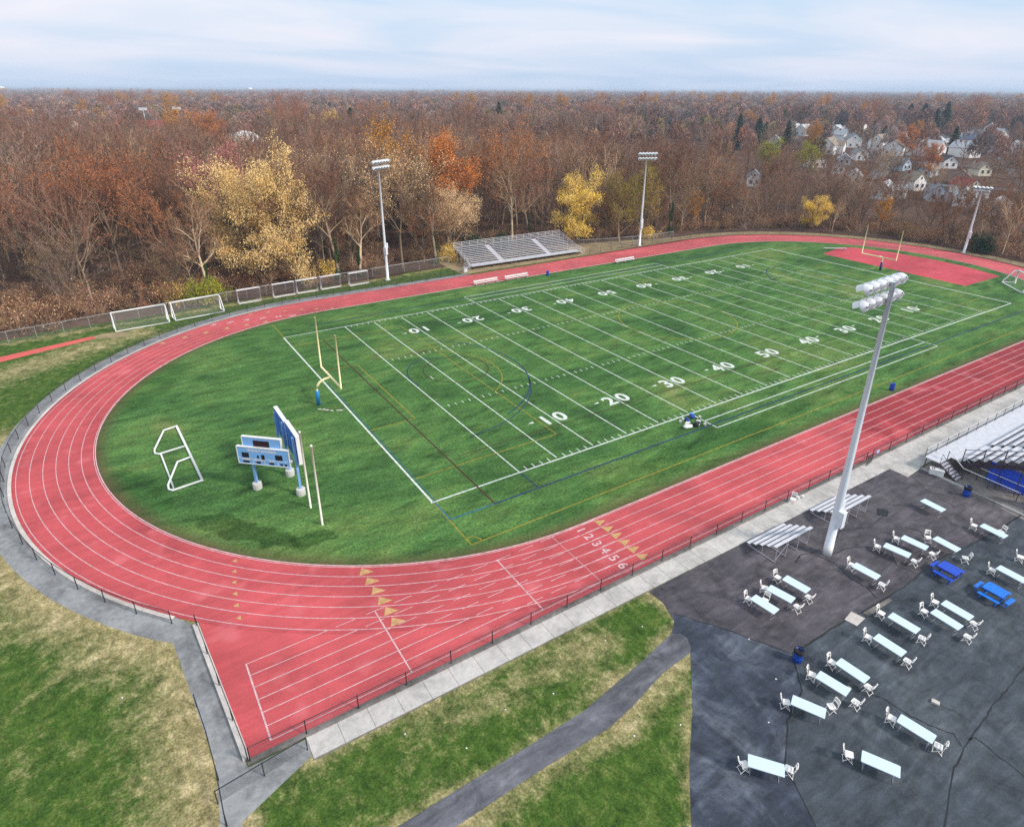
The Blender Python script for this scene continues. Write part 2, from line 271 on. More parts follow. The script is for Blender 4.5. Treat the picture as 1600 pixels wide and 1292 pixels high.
# ---------------------------------------------------------------- geometry helpers
class MB:
    """collects shapes and links them as ONE mesh object"""
    def __init__(s): s.v = []; s.f = []; s.mi = []; s.cur = 0
    def add(s, vs, fs):
        o = len(s.v); s.v.extend([tuple(p) for p in vs]); s.f.extend([tuple(i+o for i in q) for q in fs]); s.mi.extend([s.cur]*len(fs)); return s
    def box(s, c, size, rz=0.0, rx=0.0, ry=0.0):
        x, y, z = (k/2 for k in size); m = Matrix.Rotation(rz, 3, 'Z') @ Matrix.Rotation(ry, 3, 'Y') @ Matrix.Rotation(rx, 3, 'X')
        vs = [Vector(c)+m @ Vector((a*x, b*y, d*z)) for d in (-1, 1) for a, b in ((-1, -1), (1, -1), (1, 1), (-1, 1))]
        return s.add(vs, [(3, 2, 1, 0), (4, 5, 6, 7), (0, 1, 5, 4), (1, 2, 6, 5), (2, 3, 7, 6), (3, 0, 4, 7)])
    def rbox(s, c, size, r, rz=0.0, n=4):
        """box with rounded vertical edges and a small top chamfer"""
        x, y, z = (k/2 for k in size); ring = []
        for qx, qy, a0 in ((1, 1, 0), (-1, 1, 90), (-1, -1, 180), (1, -1, 270)):
            for k in range(n+1):
                a = R_(a0+90*k/n); ring.append((qx*(x-r)+r*math.cos(a), qy*(y-r)+r*math.sin(a)))
        L = len(ring); m = Matrix.Rotation(rz, 3, 'Z'); ch = min(.012, z*.5); vs = []
        for zz, sh in ((-z, 0), (z-ch, 0), (z, ch)):
            for px, py in ring: vs.append(Vector(c)+m @ Vector((px*(1-sh/x), py*(1-sh/y), zz)))
        fs = [(k, (k+1) % L, L+(k+1) % L, L+k) for k in range(L)]+[(L+k, L+(k+1) % L, 2*L+(k+1) % L, 2*L+k) for k in range(L)]
        fs += [tuple(range(L-1, -1, -1)), tuple(range(2*L, 3*L))]
        return s.add(vs, fs)
    def tube(s, pts, rad, n=6, cap=True):
        pts = [Vector(p) for p in pts]; rad = rad if isinstance(rad, (list, tuple)) else [rad]*len(pts); o = []
        for i, p in enumerate(pts):
            d = (pts[min(i+1, len(pts)-1)]-pts[max(i-1, 0)]).normalized()
            a = d.cross(Vector((0, 0, 1)) if abs(d.z) < .9 else Vector((1, 0, 0))).normalized(); b = d.cross(a)
            o += [p+(a*math.cos(2*math.pi*k/n)+b*math.sin(2*math.pi*k/n))*rad[i] for k in range(n)]
        fs = [(i*n+k, i*n+(k+1) % n, (i+1)*n+(k+1) % n, (i+1)*n+k) for i in range(len(pts)-1) for k in range(n)]
        if cap: fs += [tuple(range(n)), tuple(range(len(o)-1, len(o)-n-1, -1))]
        return s.add(o, fs)
    def lathe(s, c, prof, n=16):
        vs = [(c[0]+r*math.cos(2*math.pi*k/n), c[1]+r*math.sin(2*math.pi*k/n), c[2]+z) for r, z in prof for k in range(n)]
        fs = [(i*n+k, i*n+(k+1) % n, (i+1)*n+(k+1) % n, (i+1)*n+k) for i in range(len(prof)-1) for k in range(n)]
        fs += [tuple(range(n-1, -1, -1)), tuple(range(len(vs)-n, len(vs)))]
        return s.add(vs, fs)
    def quad(s, *p): return s.add(p, [tuple(range(len(p)))])
    def ribbon(s, a, b, z):
        """strip between two polylines of equal length"""
        n = len(a); vs = [(p[0], p[1], z) for p in a]+[(p[0], p[1], z) for p in b]
        return s.add(vs, [(i, i+1, n+i+1, n+i) for i in range(n-1)])
    def line(s, p, q, wd, z):
        d = Vector((q[0]-p[0], q[1]-p[1])); L = d.length
        if L < 1e-6: return s
        k = Vector((-d.y, d.x))/L*wd/2
        return s.add([(p[0]-k.x, p[1]-k.y, z), (q[0]-k.x, q[1]-k.y, z), (q[0]+k.x, q[1]+k.y, z), (p[0]+k.x, p[1]+k.y, z)], [(0, 1, 2, 3)])
    def path(s, pts, wd, z):
        P = [Vector(p[:2]) for p in pts]; a = []; b = []
        for i, p in enumerate(P):
            d = (P[min(i+1, len(P)-1)]-P[max(i-1, 0)]).normalized(); k = Vector((-d.y, d.x))*(wd[i] if isinstance(wd, list) else wd)/2
            a.append(p-k); b.append(p+k)
        return s.ribbon(a, b, z)
    def build(s, name, mat, parent=None, smooth=False):
        me = bpy.data.meshes.new(name); me.from_pydata(s.v, [], s.f)
        for k in (mat if isinstance(mat, (list, tuple)) else [mat]): me.materials.append(k)
        if isinstance(mat, (list, tuple)): me.polygons.foreach_set('material_index', s.mi)
        if smooth: me.polygons.foreach_set('use_smooth', [True]*len(s.f))
        me.update(); o = bpy.data.objects.new(name, me); COL.objects.link(o)
        if parent is not None: o.parent = parent
        return o
def tag(o, label=None, cat=None, group=None, kind=None):
    if label: o['label'] = label
    if cat: o['category'] = cat
    if group: o['group'] = group
    if kind: o['kind'] = kind
    return o
def thing(name, label, cat, loc=(0, 0, 0), rz=0.0, group=None):
    o = bpy.data.objects.new(name, None); COL.objects.link(o); o.empty_display_size = .3
    o.location = loc; o.rotation_euler = (0, 0, rz); return tag(o, label, cat, group)
def struct(name, mb, mat, kind='structure'): return tag(mb.build(name, mat), kind=kind)
def copy_tree(o, parent=None):
    kids = list(o.children); c = o.copy(); COL.objects.link(c)
    if parent is not None: c.parent = parent
    for k in kids: copy_tree(k, c)
    return c
def again(proto, label, loc, rz=0.0, group=None):
    """the first call moves the prototype itself, later calls copy it with its parts"""
    if proto.get('used'): o = copy_tree(proto)
    else: o = proto; proto['used'] = 1
    o.location = loc; o.rotation_euler = (0, 0, rz); o['label'] = label
    if group: o['group'] = group
    return o
def text_mesh(name, s, size, mat, parent, loc, rot, ext=0.0, bold=0.0, sx=1.0, align='CENTER'):
    cu = bpy.data.curves.new(name, 'FONT'); cu.body = s; cu.size = size; cu.align_x = align; cu.align_y = 'CENTER'; cu.extrude = ext; cu.offset = bold
    t = bpy.data.objects.new('lettering_source', cu); COL.objects.link(t)
    dg = bpy.context.evaluated_depsgraph_get(); me = bpy.data.meshes.new_from_object(t.evaluated_get(dg)); bpy.data.objects.remove(t)
    me.materials.clear(); me.materials.append(mat); me.name = name
    o = bpy.data.objects.new(name, me); COL.objects.link(o); o.parent = parent; o.location = loc; o.rotation_euler = rot; o.scale = (sx, 1, 1)
    return o

# ---------------------------------------------------------------- the ground, track and field
CX0, CX1, CY, RI = 0.0, 91.44, 24.27, 33.67
def stadium(d, n=72, d1=None):
    """closed line at offset d outside the inner kerb (d1 at the far end of the oval)"""
    d1 = d if d1 is None else d1; P = []
    for k in range(25): P.append((CX0+(CX1-CX0)*k/25, CY-RI-d))
    for k in range(n): a = R_(-90+180*k/n); q = RI+d+(d1-d)*min(1, k/n*2.5); P.append((CX1+q*math.cos(a), CY+q*math.sin(a)))
    for k in range(25): P.append((CX1-(CX1-CX0)*k/25, CY+RI+(d1+(d-d1)*k/25)))
    for k in range(n): a = R_(90+180*k/n); P.append((CX0+(RI+d)*math.cos(a), CY+(RI+d)*math.sin(a)))
    return P+[P[0]]
def poly(pts, z): return MB().add([(p[0], p[1], z) for p in pts], [tuple(range(len(pts)))])

g = MB(); S = 45000; ss = [-S, -9000, -2500, -600, 0, 600, 2500, 9000, S]
for i in range(8):
    for j in range(8): g.quad((ss[i], ss[j], -.03), (ss[i+1], ss[j], -.03), (ss[i+1], ss[j+1], -.03), (ss[i], ss[j+1], -.03))
struct('ground', g, M['litter'])

def inside(pt, pg):
    x, y = pt; r = False; j = len(pg)-1
    for i in range(len(pg)):
        xi, yi = pg[i]; xj, yj = pg[j]
        if (yi > y) != (yj > y) and x < (xj-xi)*(y-yi)/(yj-yi)+xi: r = not r
        j = i
    return r
def dist_path(P, pts):
    """distance of many points from a polyline"""
    d = np.full(len(P), 1e9)
    for a, b in zip(pts[:-1], pts[1:]):
        a = np.array(a[:2], float); b = np.array(b[:2], float); ab = b-a; L = max((ab**2).sum(), 1e-9)
        t = np.clip(((P-a) @ ab)/L, 0, 1); d = np.minimum(d, np.hypot(*(P-(a+t[:, None]*ab)).T))
    return d
def grid_sheet(name, x0, x1, y0, y1, st, z, mat, attr, fn, keep=None):
    nx, ny = int((x1-x0)/st)+1, int((y1-y0)/st)+1
    X, Y = np.meshgrid(np.linspace(x0, x1, nx), np.linspace(y0, y1, ny)); P = np.c_[X.ravel(), Y.ravel()]
    b = MB(); b.v = [(p[0], p[1], z) for p in P]
    for j in range(ny-1):
        for i in range(nx-1):
            if keep is None or keep(x0+(i+.5)*(x1-x0)/(nx-1), y0+(j+.5)*(y1-y0)/(ny-1)): b.f.append((j*nx+i, j*nx+i+1, (j+1)*nx+i+1, (j+1)*nx+i))
    o = struct(name, b, mat); at = o.data.attributes.new(attr, 'FLOAT', 'POINT'); at.data.foreach_set('value', fn(P).astype(np.float32)); return o

WALK_OUT = [(-41.5, 33.0), (-41.9, 24), (-41.6, 17), (-40.6, 11.5), (-39.2, 7.8), (-37.2, 3.6), (-34.3, -.9), (-32.5, -3.1), (-30.5, -5.2), (-30.1, -9.6), (-29.9, -11.3), (-29.7, -15.2), (-29.6, -17.6), (-29.4, -24)]
STRIP_IN = [(-25.2, -17.9), (-17.2, -18.05), (-7, -18.15), (-.9, -18.35)]
PATH_UP = [(-.9, -18.35), (-.8, -19.7), (-1.4, -21.4), (-2.4, -22.1), (-5.4, -22.7), (-11, -23.6), (-14.5, -23.7), (-30, -23.9)]
PATH_LO = [(-30, -25.6), (-14.7, -25.2), (-10.5, -25.25), (-8.4, -24.9), (-5.1, -24.1), (-2.5, -23.9)]
PLAZA_LO = [(-2.5, -23.9), (-5.6, -27), (-8.3, -29.3), (-14, -35), (-24, -45)]
def dry(P):
    d = np.zeros(len(P))
    d = np.maximum(d, 1.00*np.exp(-(dist_path(P, WALK_OUT)/3.2)**1.5)*(P[:, 0] < -28.5))
    d = np.maximum(d, .62*np.exp(-(dist_path(P, STRIP_IN)/.7)**2)); d = np.maximum(d, .75*np.exp(-(dist_path(P, PATH_UP)/.55)**2))
    d = np.maximum(d, .85*np.exp(-(dist_path(P, PATH_LO)/1.2)**2)); d = np.maximum(d, .60*np.exp(-(dist_path(P, PLAZA_LO)/.5)**2))
    d = np.maximum(d, .75*np.exp(-(dist_path(P, [(-60, 50), (-45, 53), (-38, 56.5), (-30, 60.5), (-27, 62)])/3.4)**2))
    d = np.maximum(d, .9*np.exp(-(np.hypot(P[:, 0]+29.6, P[:, 1]-62.6)/2.2)**2))
    d = np.maximum(d, .7*np.exp(-(dist_path(P, [(-70, 67), (-45, 66.5), (-30, 68), (30, 72.5)])/1.0)**2))
    d = np.maximum(d, .55*np.exp(-(dist_path(P, [(-18, -19.5), (-11, -20), (-6, -20.3)])/1.4)**2))
    return d
grid_sheet('lawn', -78, 64, -62, 73, 1.0, 0.0, M['lawn'], 'dry', dry, lambda x, y: y < 71.5+.05*x and not (y > 66.2 and x > 30))
verge = MB()
a = [(30, 66.0), (60, 66.2), (91.4, 66.6)]; b2 = [(30, 79), (60, 78), (91.4, 69.5)]
for k in range(1, 13):
    an = R_(90-10*k); a.append((91.44+42.3*math.cos(an), CY+42.3*math.sin(an))); b2.append((91.44+45.5*math.cos(an), CY+45.5*math.sin(an)))
verge.ribbon(a, b2, .0); struct('dirt_verge', verge, M['dirt'])

i0, o0 = stadium(0), stadium(6.8, d1=7.7)
tr = MB(); trw = []
for k_, (d_a, w_a) in enumerate(((0, .95), (.5, .6), (1.1, .85), (1.5, .55), (2.4, .6), (3.4, .3), (4.4, .2), (5.4, .15), (6.2, .35), (6.8, .95))):
    L_ = stadium(d_a, d1=d_a*7.7/6.8); tr.v += [(p[0], p[1], .012) for p in L_]; trw += [w_a]*len(L_); n_l = len(L_)
    if k_: tr.f += [((k_-1)*n_l+i, (k_-1)*n_l+i+1, k_*n_l+i+1, k_*n_l+i) for i in range(n_l-1)]
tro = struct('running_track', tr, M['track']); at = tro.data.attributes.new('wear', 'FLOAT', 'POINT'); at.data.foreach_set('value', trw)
CH = [(-28.35, -16.2), (CX0, -16.25), (CX0, CY-RI-3)]+[(-x_, CY-math.sqrt(37.5**2-x_*x_)) for x_ in (6, 12, 18, 22, 25, 27, 28.6)]+[(-28.75, -4.6)]
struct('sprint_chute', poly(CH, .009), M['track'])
def worn(P):
    ins = np.array(i0); d = dist_path(P, i0)
    k = np.clip(1-d/1.3, 0, 1)
    side = .85*((P[:, 1] < 1) | (P[:, 0] < 0))+.25
    w_ = k*side
    w_ = np.maximum(w_, .7*np.exp(-(np.hypot(P[:, 0]+12.0, P[:, 1]-24.3)/1.0)**2))
    return w_
ring = np.array(i0)
pg0 = [tuple(p) for p in i0[:-1]]
# turf as a fine fan so the worn edge can be stored on it
rows = [0, .35, .8, 1.5, 3, 8, 16, 24, 33.0]; tf = MB(); P_all = []
for k, d in enumerate(rows): P_all += [(p[0], p[1]) for p in (stadium(-d))]
n_ = len(i0); tf.v = [(p[0], p[1], .008) for p in P_all]
for k in range(len(rows)-1): tf.f += [(k*n_+i, k*n_+i+1, (k+1)*n_+i+1, (k+1)*n_+i) for i in range(n_-1)]
tf.f.append(tuple((len(rows)-1)*n_+i for i in range(n_-1)))
turf = struct('turf_field', tf, M['turf'])
at = turf.data.attributes.new('worn', 'FLOAT', 'POINT'); at.data.foreach_set('value', worn(np.array(P_all)).astype(np.float32))
struct('jumping_apron', poly([(105.5, 9.6), (118.8, 9.4), (121.3, 17), (121.9, 24), (121, 32), (118.2, 39.5), (116, 41.2), (106.3, 39.4)], .013), M['track_dee'])
struct('jump_runway', poly([(-75, 57.2), (-43.2, 59.2), (-32.2, 62.9), (-32.6, 64.1), (-43.4, 61.4), (-75, 59.8)], .008), M['runway'])
struct('sand_patch', poly([(-32.3, 62.9), (-29.6, 61.6), (-28.1, 62.3), (-28.6, 63.8), (-31, 64.6), (-32.5, 64.1)], .006), M['dirt'])

# pavement round the bend and along the straight
arc = lambda r, a0, a1, n: [(CX0+r*math.cos(R_(a0+(a1-a0)*k/n)), CY+r*math.sin(R_(a0+(a1-a0)*k/n))) for k in range(n+1)]
pa = arc(40.45, 95, 222, 50); pb = []
for k, p in enumerate(pa):
    an = 95+127*k/50
    wd = np.interp(an, [95, 125, 150, 168, 180, 195, 210, 222], [2.4, 2.3, 2.1, 1.95, 2.0, 2.05, 2.05, 2.05])
    pb.append((CX0+(40.45+wd)*math.cos(R_(an)), CY+(40.45+wd)*math.sin(R_(an))))
walk = MB(); walk.ribbon([(31, 65.2)]+pa, [(31, 66.4)]+pb, .005)
wo = pb[-1]
walk.add([(pa[-1][0], pa[-1][1], .005), (-28.9, -4.6, .005), (-28.3, -16.7, .005), (-25.2, -16.7, .005), (-25.2, -17.85, .005), (-29.2, -19.5, .005), (-29.3, -26, .005), (-30.9, -26, .005), (-29.7, -15.6, .005), (-30.15, -9.6, .005), (-30.5, -5.2, .005), (wo[0], wo[1], .005)], [tuple(range(12))])
struct('curved_pavement', walk, M['concrete_grey'])
wk = MB(); x = -25.15; rr = random.Random(5)
while x < 30.4:
    x2 = min(x+1.78, 30.4); wk.quad((x, -18.1-.006*(x+25), .006), (x2-.03, -18.1-.006*(x+25), .006), (x2-.03, -16.62, .006), (x, -16.62, .006)); x = x2
wk.quad((30.42, -20.15, .006), (33.1, -19.95, .006), (33.1, -16.62, .006), (30.42, -16.62, .006))
x = 33.13
while x < 92:
    wk.quad((x, -19.8, .006), (x+2.35, -19.8, .006), (x+2.35, -16.62, .006), (x, -16.62, .006)); x += 2.38
struct('straight_pavement', wk, M['concrete'])
jt = MB(); jt.quad((-25.2, -18.2, .003), (92, -18.7, .003), (92, -16.62, .003), (-25.2, -16.62, .003)); struct('pavement_joints', jt, M['concrete_dark'])
kb = MB(); kb.box((32, -16.44, .04), (120.5, .36, .08)); struct('fence_kerb', kb, M['concrete_dark'])
kw = MB(); d_ = Vector((.75, -11.75)); L_ = d_.length; kw.box((-28.62, -10.3, .10), (.36, L_+.1, .20), math.atan2(d_.y, d_.x)+math.pi/2); struct('chute_kerb', kw, M['concrete_pale'])
kc = MB(); A_ = arc(40.42, 100, 222, 60); B_ = arc(40.72, 100, 222, 60)
kc.ribbon(A_, B_, .07); n_k = len(A_); kc.add([(p[0], p[1], .07) for p in B_]+[(p[0], p[1], 0) for p in B_], [(i, i+1, n_k+i+1, n_k+i) for i in range(n_k-1)])
struct('bend_kerb', kc, M['concrete_pale'])
ik = MB(); P0, P1 = stadium(.0), stadium(.09)
for k in range(0, len(P0)-1): ik.add([(P0[k][0], P0[k][1], .045), (P0[k+1][0], P0[k+1][1], .045), (P1[k+1][0], P1[k+1][1], .045), (P1[k][0], P1[k][1], .045), (P0[k][0], P0[k][1], 0), (P0[k+1][0], P0[k+1][1], 0), (P1[k+1][0], P1[k+1][1], 0), (P1[k][0], P1[k][1], 0)], [(0, 1, 2, 3), (0, 4, 5, 1), (3, 2, 6, 7)])
struct('inner_kerb', ik, M['trackline'])

# the plaza
PLZ = PATH_UP+PATH_LO[:-1]+PLAZA_LO+[(-24, -75), (95, -75), (95, -19.9), (33.2, -19.95), (30.8, -20.2), (30.8, -18.4)]
struct('plaza', poly(PLZ, .004), M['asphalt'])
struct('plaza_lower_paving', poly([(2.9, -27.5), (3.9, -27.55), (10.1, -27.75), (15.2, -28), (20.4, -27.7), (28.1, -28.5), (48, -29), (95, -30), (95, -75), (-16, -75), (-9, -42), (-3.9, -32), (-1.5, -30.4), (1, -29.6)], .008), M['asphalt2'])
struct('sealed_paving', poly([(-.9, -20.9), (1.1, -23.9), (2.9, -27.5), (1, -29.6), (-1.5, -30.4), (-3.9, -32), (-9, -42), (-16, -74), (-23.9, -74), (-24, -45), (-14, -35), (-8.3, -29.3), (-5.6, -27), (-2.5, -23.9), (-2.3, -22.2), (-1.4, -21.4)], .009), M['asphalt3'])
struct('footpath', poly(PATH_UP[3:]+PATH_LO+[(-2.15, -23.6), (-1.75, -22.9), (-1.85, -22.4)], .012), M['path'])
tar = MB()
for pts, wd in (([(-.9, -20.9), (1.1, -23.9), (2.9, -27.4)], .09), ([(2.9, -27.5), (6.5, -27.55), (10.1, -27.75), (15.2, -28), (20.4, -27.7), (24, -28.2), (28.1, -28.5), (48, -29)], .13),
                ([(2.9, -27.6), (1, -29.6), (-.4, -30.1), (-1.5, -30.4), (-3.9, -32), (-9, -42)], .12),
                ([(10.9, -22.1), (12.1, -21.7), (12.9, -22), (13.2, -23), (13.4, -23.7), (13.1, -24.5), (12.8, -25.3), (12.9, -26.5), (12.5, -27.6)], .12),
                ([(13.4, -22.9), (16, -23.2), (18.4, -24.5)], .08), ([(12.9, -22), (15.5, -22.3), (17.5, -21.5), (20, -22.6), (23.5, -22.2)], .07), ([(18.5, -25.2), (17.2, -26.4), (17.5, -27.8)], .09),
                ([(4.3, -31.9), (4.7, -32.5), (4.8, -34.1), (5.2, -35), (5.7, -36), (5.3, -36.6)], .10), ([(14.4, -36), (11.5, -36.2), (9.2, -36.3), (8.1, -36.5), (6.1, -36.6), (3.6, -37), (-2, -39)], .10),
                ([(6.1, -36.6), (6.5, -36.7), (6.4, -37.7), (6.3, -38.8), (5.5, -42)], .10), ([(7.0, -34.4), (7.3, -35.1), (7.4, -36.1)], .05),
                ([(24.5, -21.6), (26.5, -23.4), (28.6, -24.4)], .07), ([(22.5, -24.2), (23, -25.2), (22.2, -26)], .08), ([(20.6, -27.9), (22, -29.2), (21.7, -33), (22.5, -36)], .07), ([(30.9, -20.2), (29.6, -22.4), (29.1, -24.8)], .06)):
    # hand-run tar seals wander a little
    P = []
    for (ax, ay), (bx, by) in zip(pts[:-1], pts[1:]):
        for k in range(6):
            t_ = k/6; P.append((ax+(bx-ax)*t_+rr.uniform(-.05, .05), ay+(by-ay)*t_+rr.uniform(-.05, .05)))
    P.append(pts[-1]); tar.path(P, [wd*rr.uniform(.35, 1.15) for _ in P], .014)
struct('tar_seams', tar, M['tar'])
def blob(c, rx, ry, rz, n, z, rnd): return [(c[0]+math.cos(rz)*rx*k[0]-math.sin(rz)*ry*k[1], c[1]+math.sin(rz)*rx*k[0]+math.cos(rz)*ry*k[1]) for k in [(math.cos(2*math.pi*i/n)*rnd.uniform(.7, 1.15), math.sin(2*math.pi*i/n)*rnd.uniform(.7, 1.15)) for i in range(n)]]
struct('tar_patch', poly(blob((22.9, -22.0), .8, .55, .3, 12, 0, rr), .015), M['tar'])
struct('concrete_drain_slab', poly([(8.6, -27.55), (9.7, -27.35), (9.9, -28.25), (8.75, -28.35)], .0165), M['concrete_pale'])
struct('drain_strip', poly([(10.3, -27.85), (13.2, -28.05), (13.2, -28.3), (10.3, -28.25)], .016), M['concrete_dark'])
struct('bleacher_pad', poly([(32.9, -19.9), (95, -19.9), (95, -45), (31.5, -45), (31.9, -30)], .011), M['concrete_dark'])
be = MB(); be.box((32.75, -27.3, .05), (.35, 14.6, .10), R_(-2)); struct('bleacher_pad_kerb', be, M['concrete_grey'])

# ---------------------------------------------------------------- painted lines
FW, FL = 48.77, 91.44
wl = MB(); z1 = .0125
wl.line((-9.15, 0), (-9.15, FW), .18, z1); wl.line((100.58, 0), (100.58, FW), .22, z1)
wl.line((-9.3, 0), (100.7, 0), .16, z1); wl.line((-9.3, FW), (100.7, FW), .14, z1)
for k in range(21):
    x = k*4.572; wl.line((x, .35 if k not in (0, 20) else 0), (x, FW-.35 if k not in (0, 20) else FW), .12, z1+.0004)
for k in range(101):
    if k % 5 == 0: continue
    x = k*.9144
    for y0, y1 in ((.12, .72), (FW-.72, FW-.12), (16.0, 16.55), (FW-16.55, FW-16.0)): wl.line((x, y0), (x, y1), .09, z1)
for y0, y1 in ((-2.05, -3.85), (FW+2.05, FW+3.85)):
    for y in (y0, y1): wl.line((22.86, y), (68.58, y), .12, z1)
    for x in (22.86, 68.58): wl.line((x, y0*.0+(.1 if y0 < 0 else FW)), (x, y1), .12, z1)
for x in (2.75, FL-2.75): wl.line((x, FW/2-.5), (x, FW/2+.5), .1, z1)
struct('white_field_lines', wl, M['linewhite'])
yl = MB(); z2 = .0155
yl.line((-9.1, -.2), (-9.1, -6.9), .13, z2); yl.line((-9.1, -6.9), (100.6, -6.9), .12, z2); yl.line((-9.1, FW+.2), (-9.1, FW+6.6), .12, z2); yl.line((100.6, -.2), (100.6, -6.9), .10, z2)
yl.path([(-9.1+1*math.sin(R_(a)), -6.9+1*math.cos(R_(a))) for a in range(0, 91, 10)], .1, z2)
for s in (0, 1):
    fx = (lambda x: x) if not s else (lambda x: FL-x)
    for pts in ([(-9.0, 4.3), (7.4, 4.2), (7.4, FW-4.2), (-9.0, FW-4.3)], [(-9.0, 15.35), (-3.7, 15.35), (-3.7, FW-15.35), (-9.0, FW-15.35)]):
        for p, q in zip(pts[:-1], pts[1:]): yl.line((fx(p[0]), p[1]), (fx(q[0]), q[1]), .12, z2)
    yl.path([(fx(2.4+9.15*math.cos(R_(a))), 24.38+9.15*math.sin(R_(a))) for a in range(-57, 58, 6)], .12, z2)
yl.path([(45.72+9.15*math.cos(R_(a)), 24.38+9.15*math.sin(R_(a))) for a in range(0, 361, 6)], .13, z2+.0004)
struct('yellow_field_lines', yl, M['lineyellow'])
br = MB(); z3 = .0185
br.line((-4.6, -3.0), (-4.6, FW-4), .16, z3); br.line((-3.6, 5.75), (95, 5.75), .10, z3); br.line((-3.6, FW-5.75), (95, FW-5.75), .10, z3)
br.path([(6.6+4.2*math.cos(R_(a)), 25.2+4.2*math.sin(R_(a))) for a in range(0, 361, 8)], .12, z3)
struct('brown_field_lines', br, M['linebrown'])
bl = MB(); z4 = .0215
bl.line((-4.7, -3.1), (100, -3.1), .20, z4); bl.line((-4.7, FW+3.0), (100, FW+3.0), .20, z4); bl.line((0, -.2), (0, -3.0), .14, z4)
for fx in (lambda x: x, lambda x: FL-x):
    bl.path([(fx(0+14.6*math.cos(R_(a))), 24.38+14.6*math.sin(R_(a))) for a in range(-68, 69, 4)], .16, z4)
    bl.path([(fx(-.6+14.6*math.cos(R_(a))), 23.2+14.6*math.sin(R_(a))) for a in range(-90, -20, 4)], .12, z4)
    bl.path([(fx(4.4+4.2*math.cos(R_(a))), 24.4+6.0*math.sin(R_(a))) for a in range(60, 200, 8)], .14, z4)
struct('blue_field_lines', bl, M['lineblue'])
cy = MB(); z5 = .0245
cy.line((-9.0, -.1), (-9.0, -3.05), .16, z5); cy.line((-9.0, -3.05), (-4.7, -3.1), .18, z5); cy.line((-8.85, 0), (-8.85, 30), .09, z5)
struct('cyan_field_lines', cy, M['linecyan'])
# yard numbers
num_root = []
def flat_text(name, s, size, x, y, rz, mat, z, bold=0.0, sx=1.0):
    o = text_mesh(name, s, size, mat, None, (x, y, z), (0, 0, rz), 0, bold, sx); return tag(o, kind='structure')
for k in range(1, 10):
    v = min(k, 10-k); x = k*9.144
    for side in (0, 1):
        y = 7.25 if not side else FW-7.25; rz = 0 if not side else math.pi; sg = 1 if not side else -1
        for ch, dxn in ((str(v), -.98), ('0', .98)):
            flat_text('yard_number', ch, 2.75, x+sg*dxn, y, rz, M['linewhite'], .0135, .07, 1.05)
        if v != 5:
            dr = -1 if k < 5 else 1
            tip = x+dr*3.1; ba = x+dr*2.35; ty = y+sg*.42
            o = MB().add([(tip, ty, .0135), (ba, ty-.17, .0135), (ba, ty+.17, .0135)], [(0, 1, 2)]).build('yard_arrow', M['linewhite']); tag(o, kind='structure')
# track lanes
tl = MB(); zt = .0185; LW = 1.04
for k in range(7):
    d = .2+LW*k; P0, P1 = stadium(d-.03), stadium(d+.03); tl.ribbon(P0, P1, zt)
rT = RI+.2+LW*6
for k in range(7):
    y = -9.55-1.03*k
    yy = CY-y; xc = -math.sqrt(max(rT*rT-yy*yy, 0)) if yy < rT else 0.0
    tl.line((-26.85, y), (xc-.1, y), .06, zt+.0012)
    x = xc+.5
    while x < 1.5: tl.line((x, y), (min(x+1.35, 2), y), .05, zt+.0012); x += 2.1
tl.line((-26.85, -9.52), (-26.85, -15.76), .10, zt+.0024)
for x in (-18.3, -8.35): tl.line((x, -9.5), (x, -15.75), .09, zt+.0024)
tl.line((-3.1, -9.5), (-3.1, -15.7), .04, zt+.0024)
for x in (60.5,): tl.line((x, -9.5), (x, -15.75), .06, zt+.0024)
struct('track_lane_lines', tl, M['trackline'])
tn = MB(); zz = .0225
def tri(c, an, s):
    ca, sa = math.cos(an), math.sin(an); tn.add([(c[0]+ca*px-sa*py, c[1]+sa*px+ca*py, zz) for px, py in ((-.55*s, -.5*s), (.6*s, 0), (-.55*s, .5*s))], [(0, 1, 2)])
for k in range(6):
    r = RI+.2+LW*(k+.5)
    a1 = math.atan2(-math.sqrt(r*r-17.3**2), -17.3); tri((r*math.cos(a1), CY+r*math.sin(a1)), a1+math.pi/2, .88)
    tri((1.55, -9.55-1.03*(k+.5)), 0, .84)
    a3 = R_(222.5+1.15*k); tri((r*math.cos(a3), CY+r*math.sin(a3)), a3+math.pi/2-.5, .38)
    a4 = R_(106.5+4.3*k); tri((r*math.cos(a4), CY+r*math.sin(a4)), a4+math.pi/2, .8)
    a5 = R_(88+3.6*k); tri((r*math.cos(a5), CY+r*math.sin(a5)), a5+math.pi/2, .6)
struct('tan_track_marks', tn, M['marktan'])
for k in range(6):
    flat_text('lane_number', str(k+1), 1.15, -.6, -9.55-1.03*(k+.5), -math.pi/2, M['trackline'], .0225, .02, 1.0)
    r = RI+.2+LW*(k+.5); a6 = R_(98.5+3.3*k); flat_text('lane_number', str(k+1), 1.3, r*math.cos(a6), CY+r*math.sin(a6), a6, M['trackline'], .0225, .04)

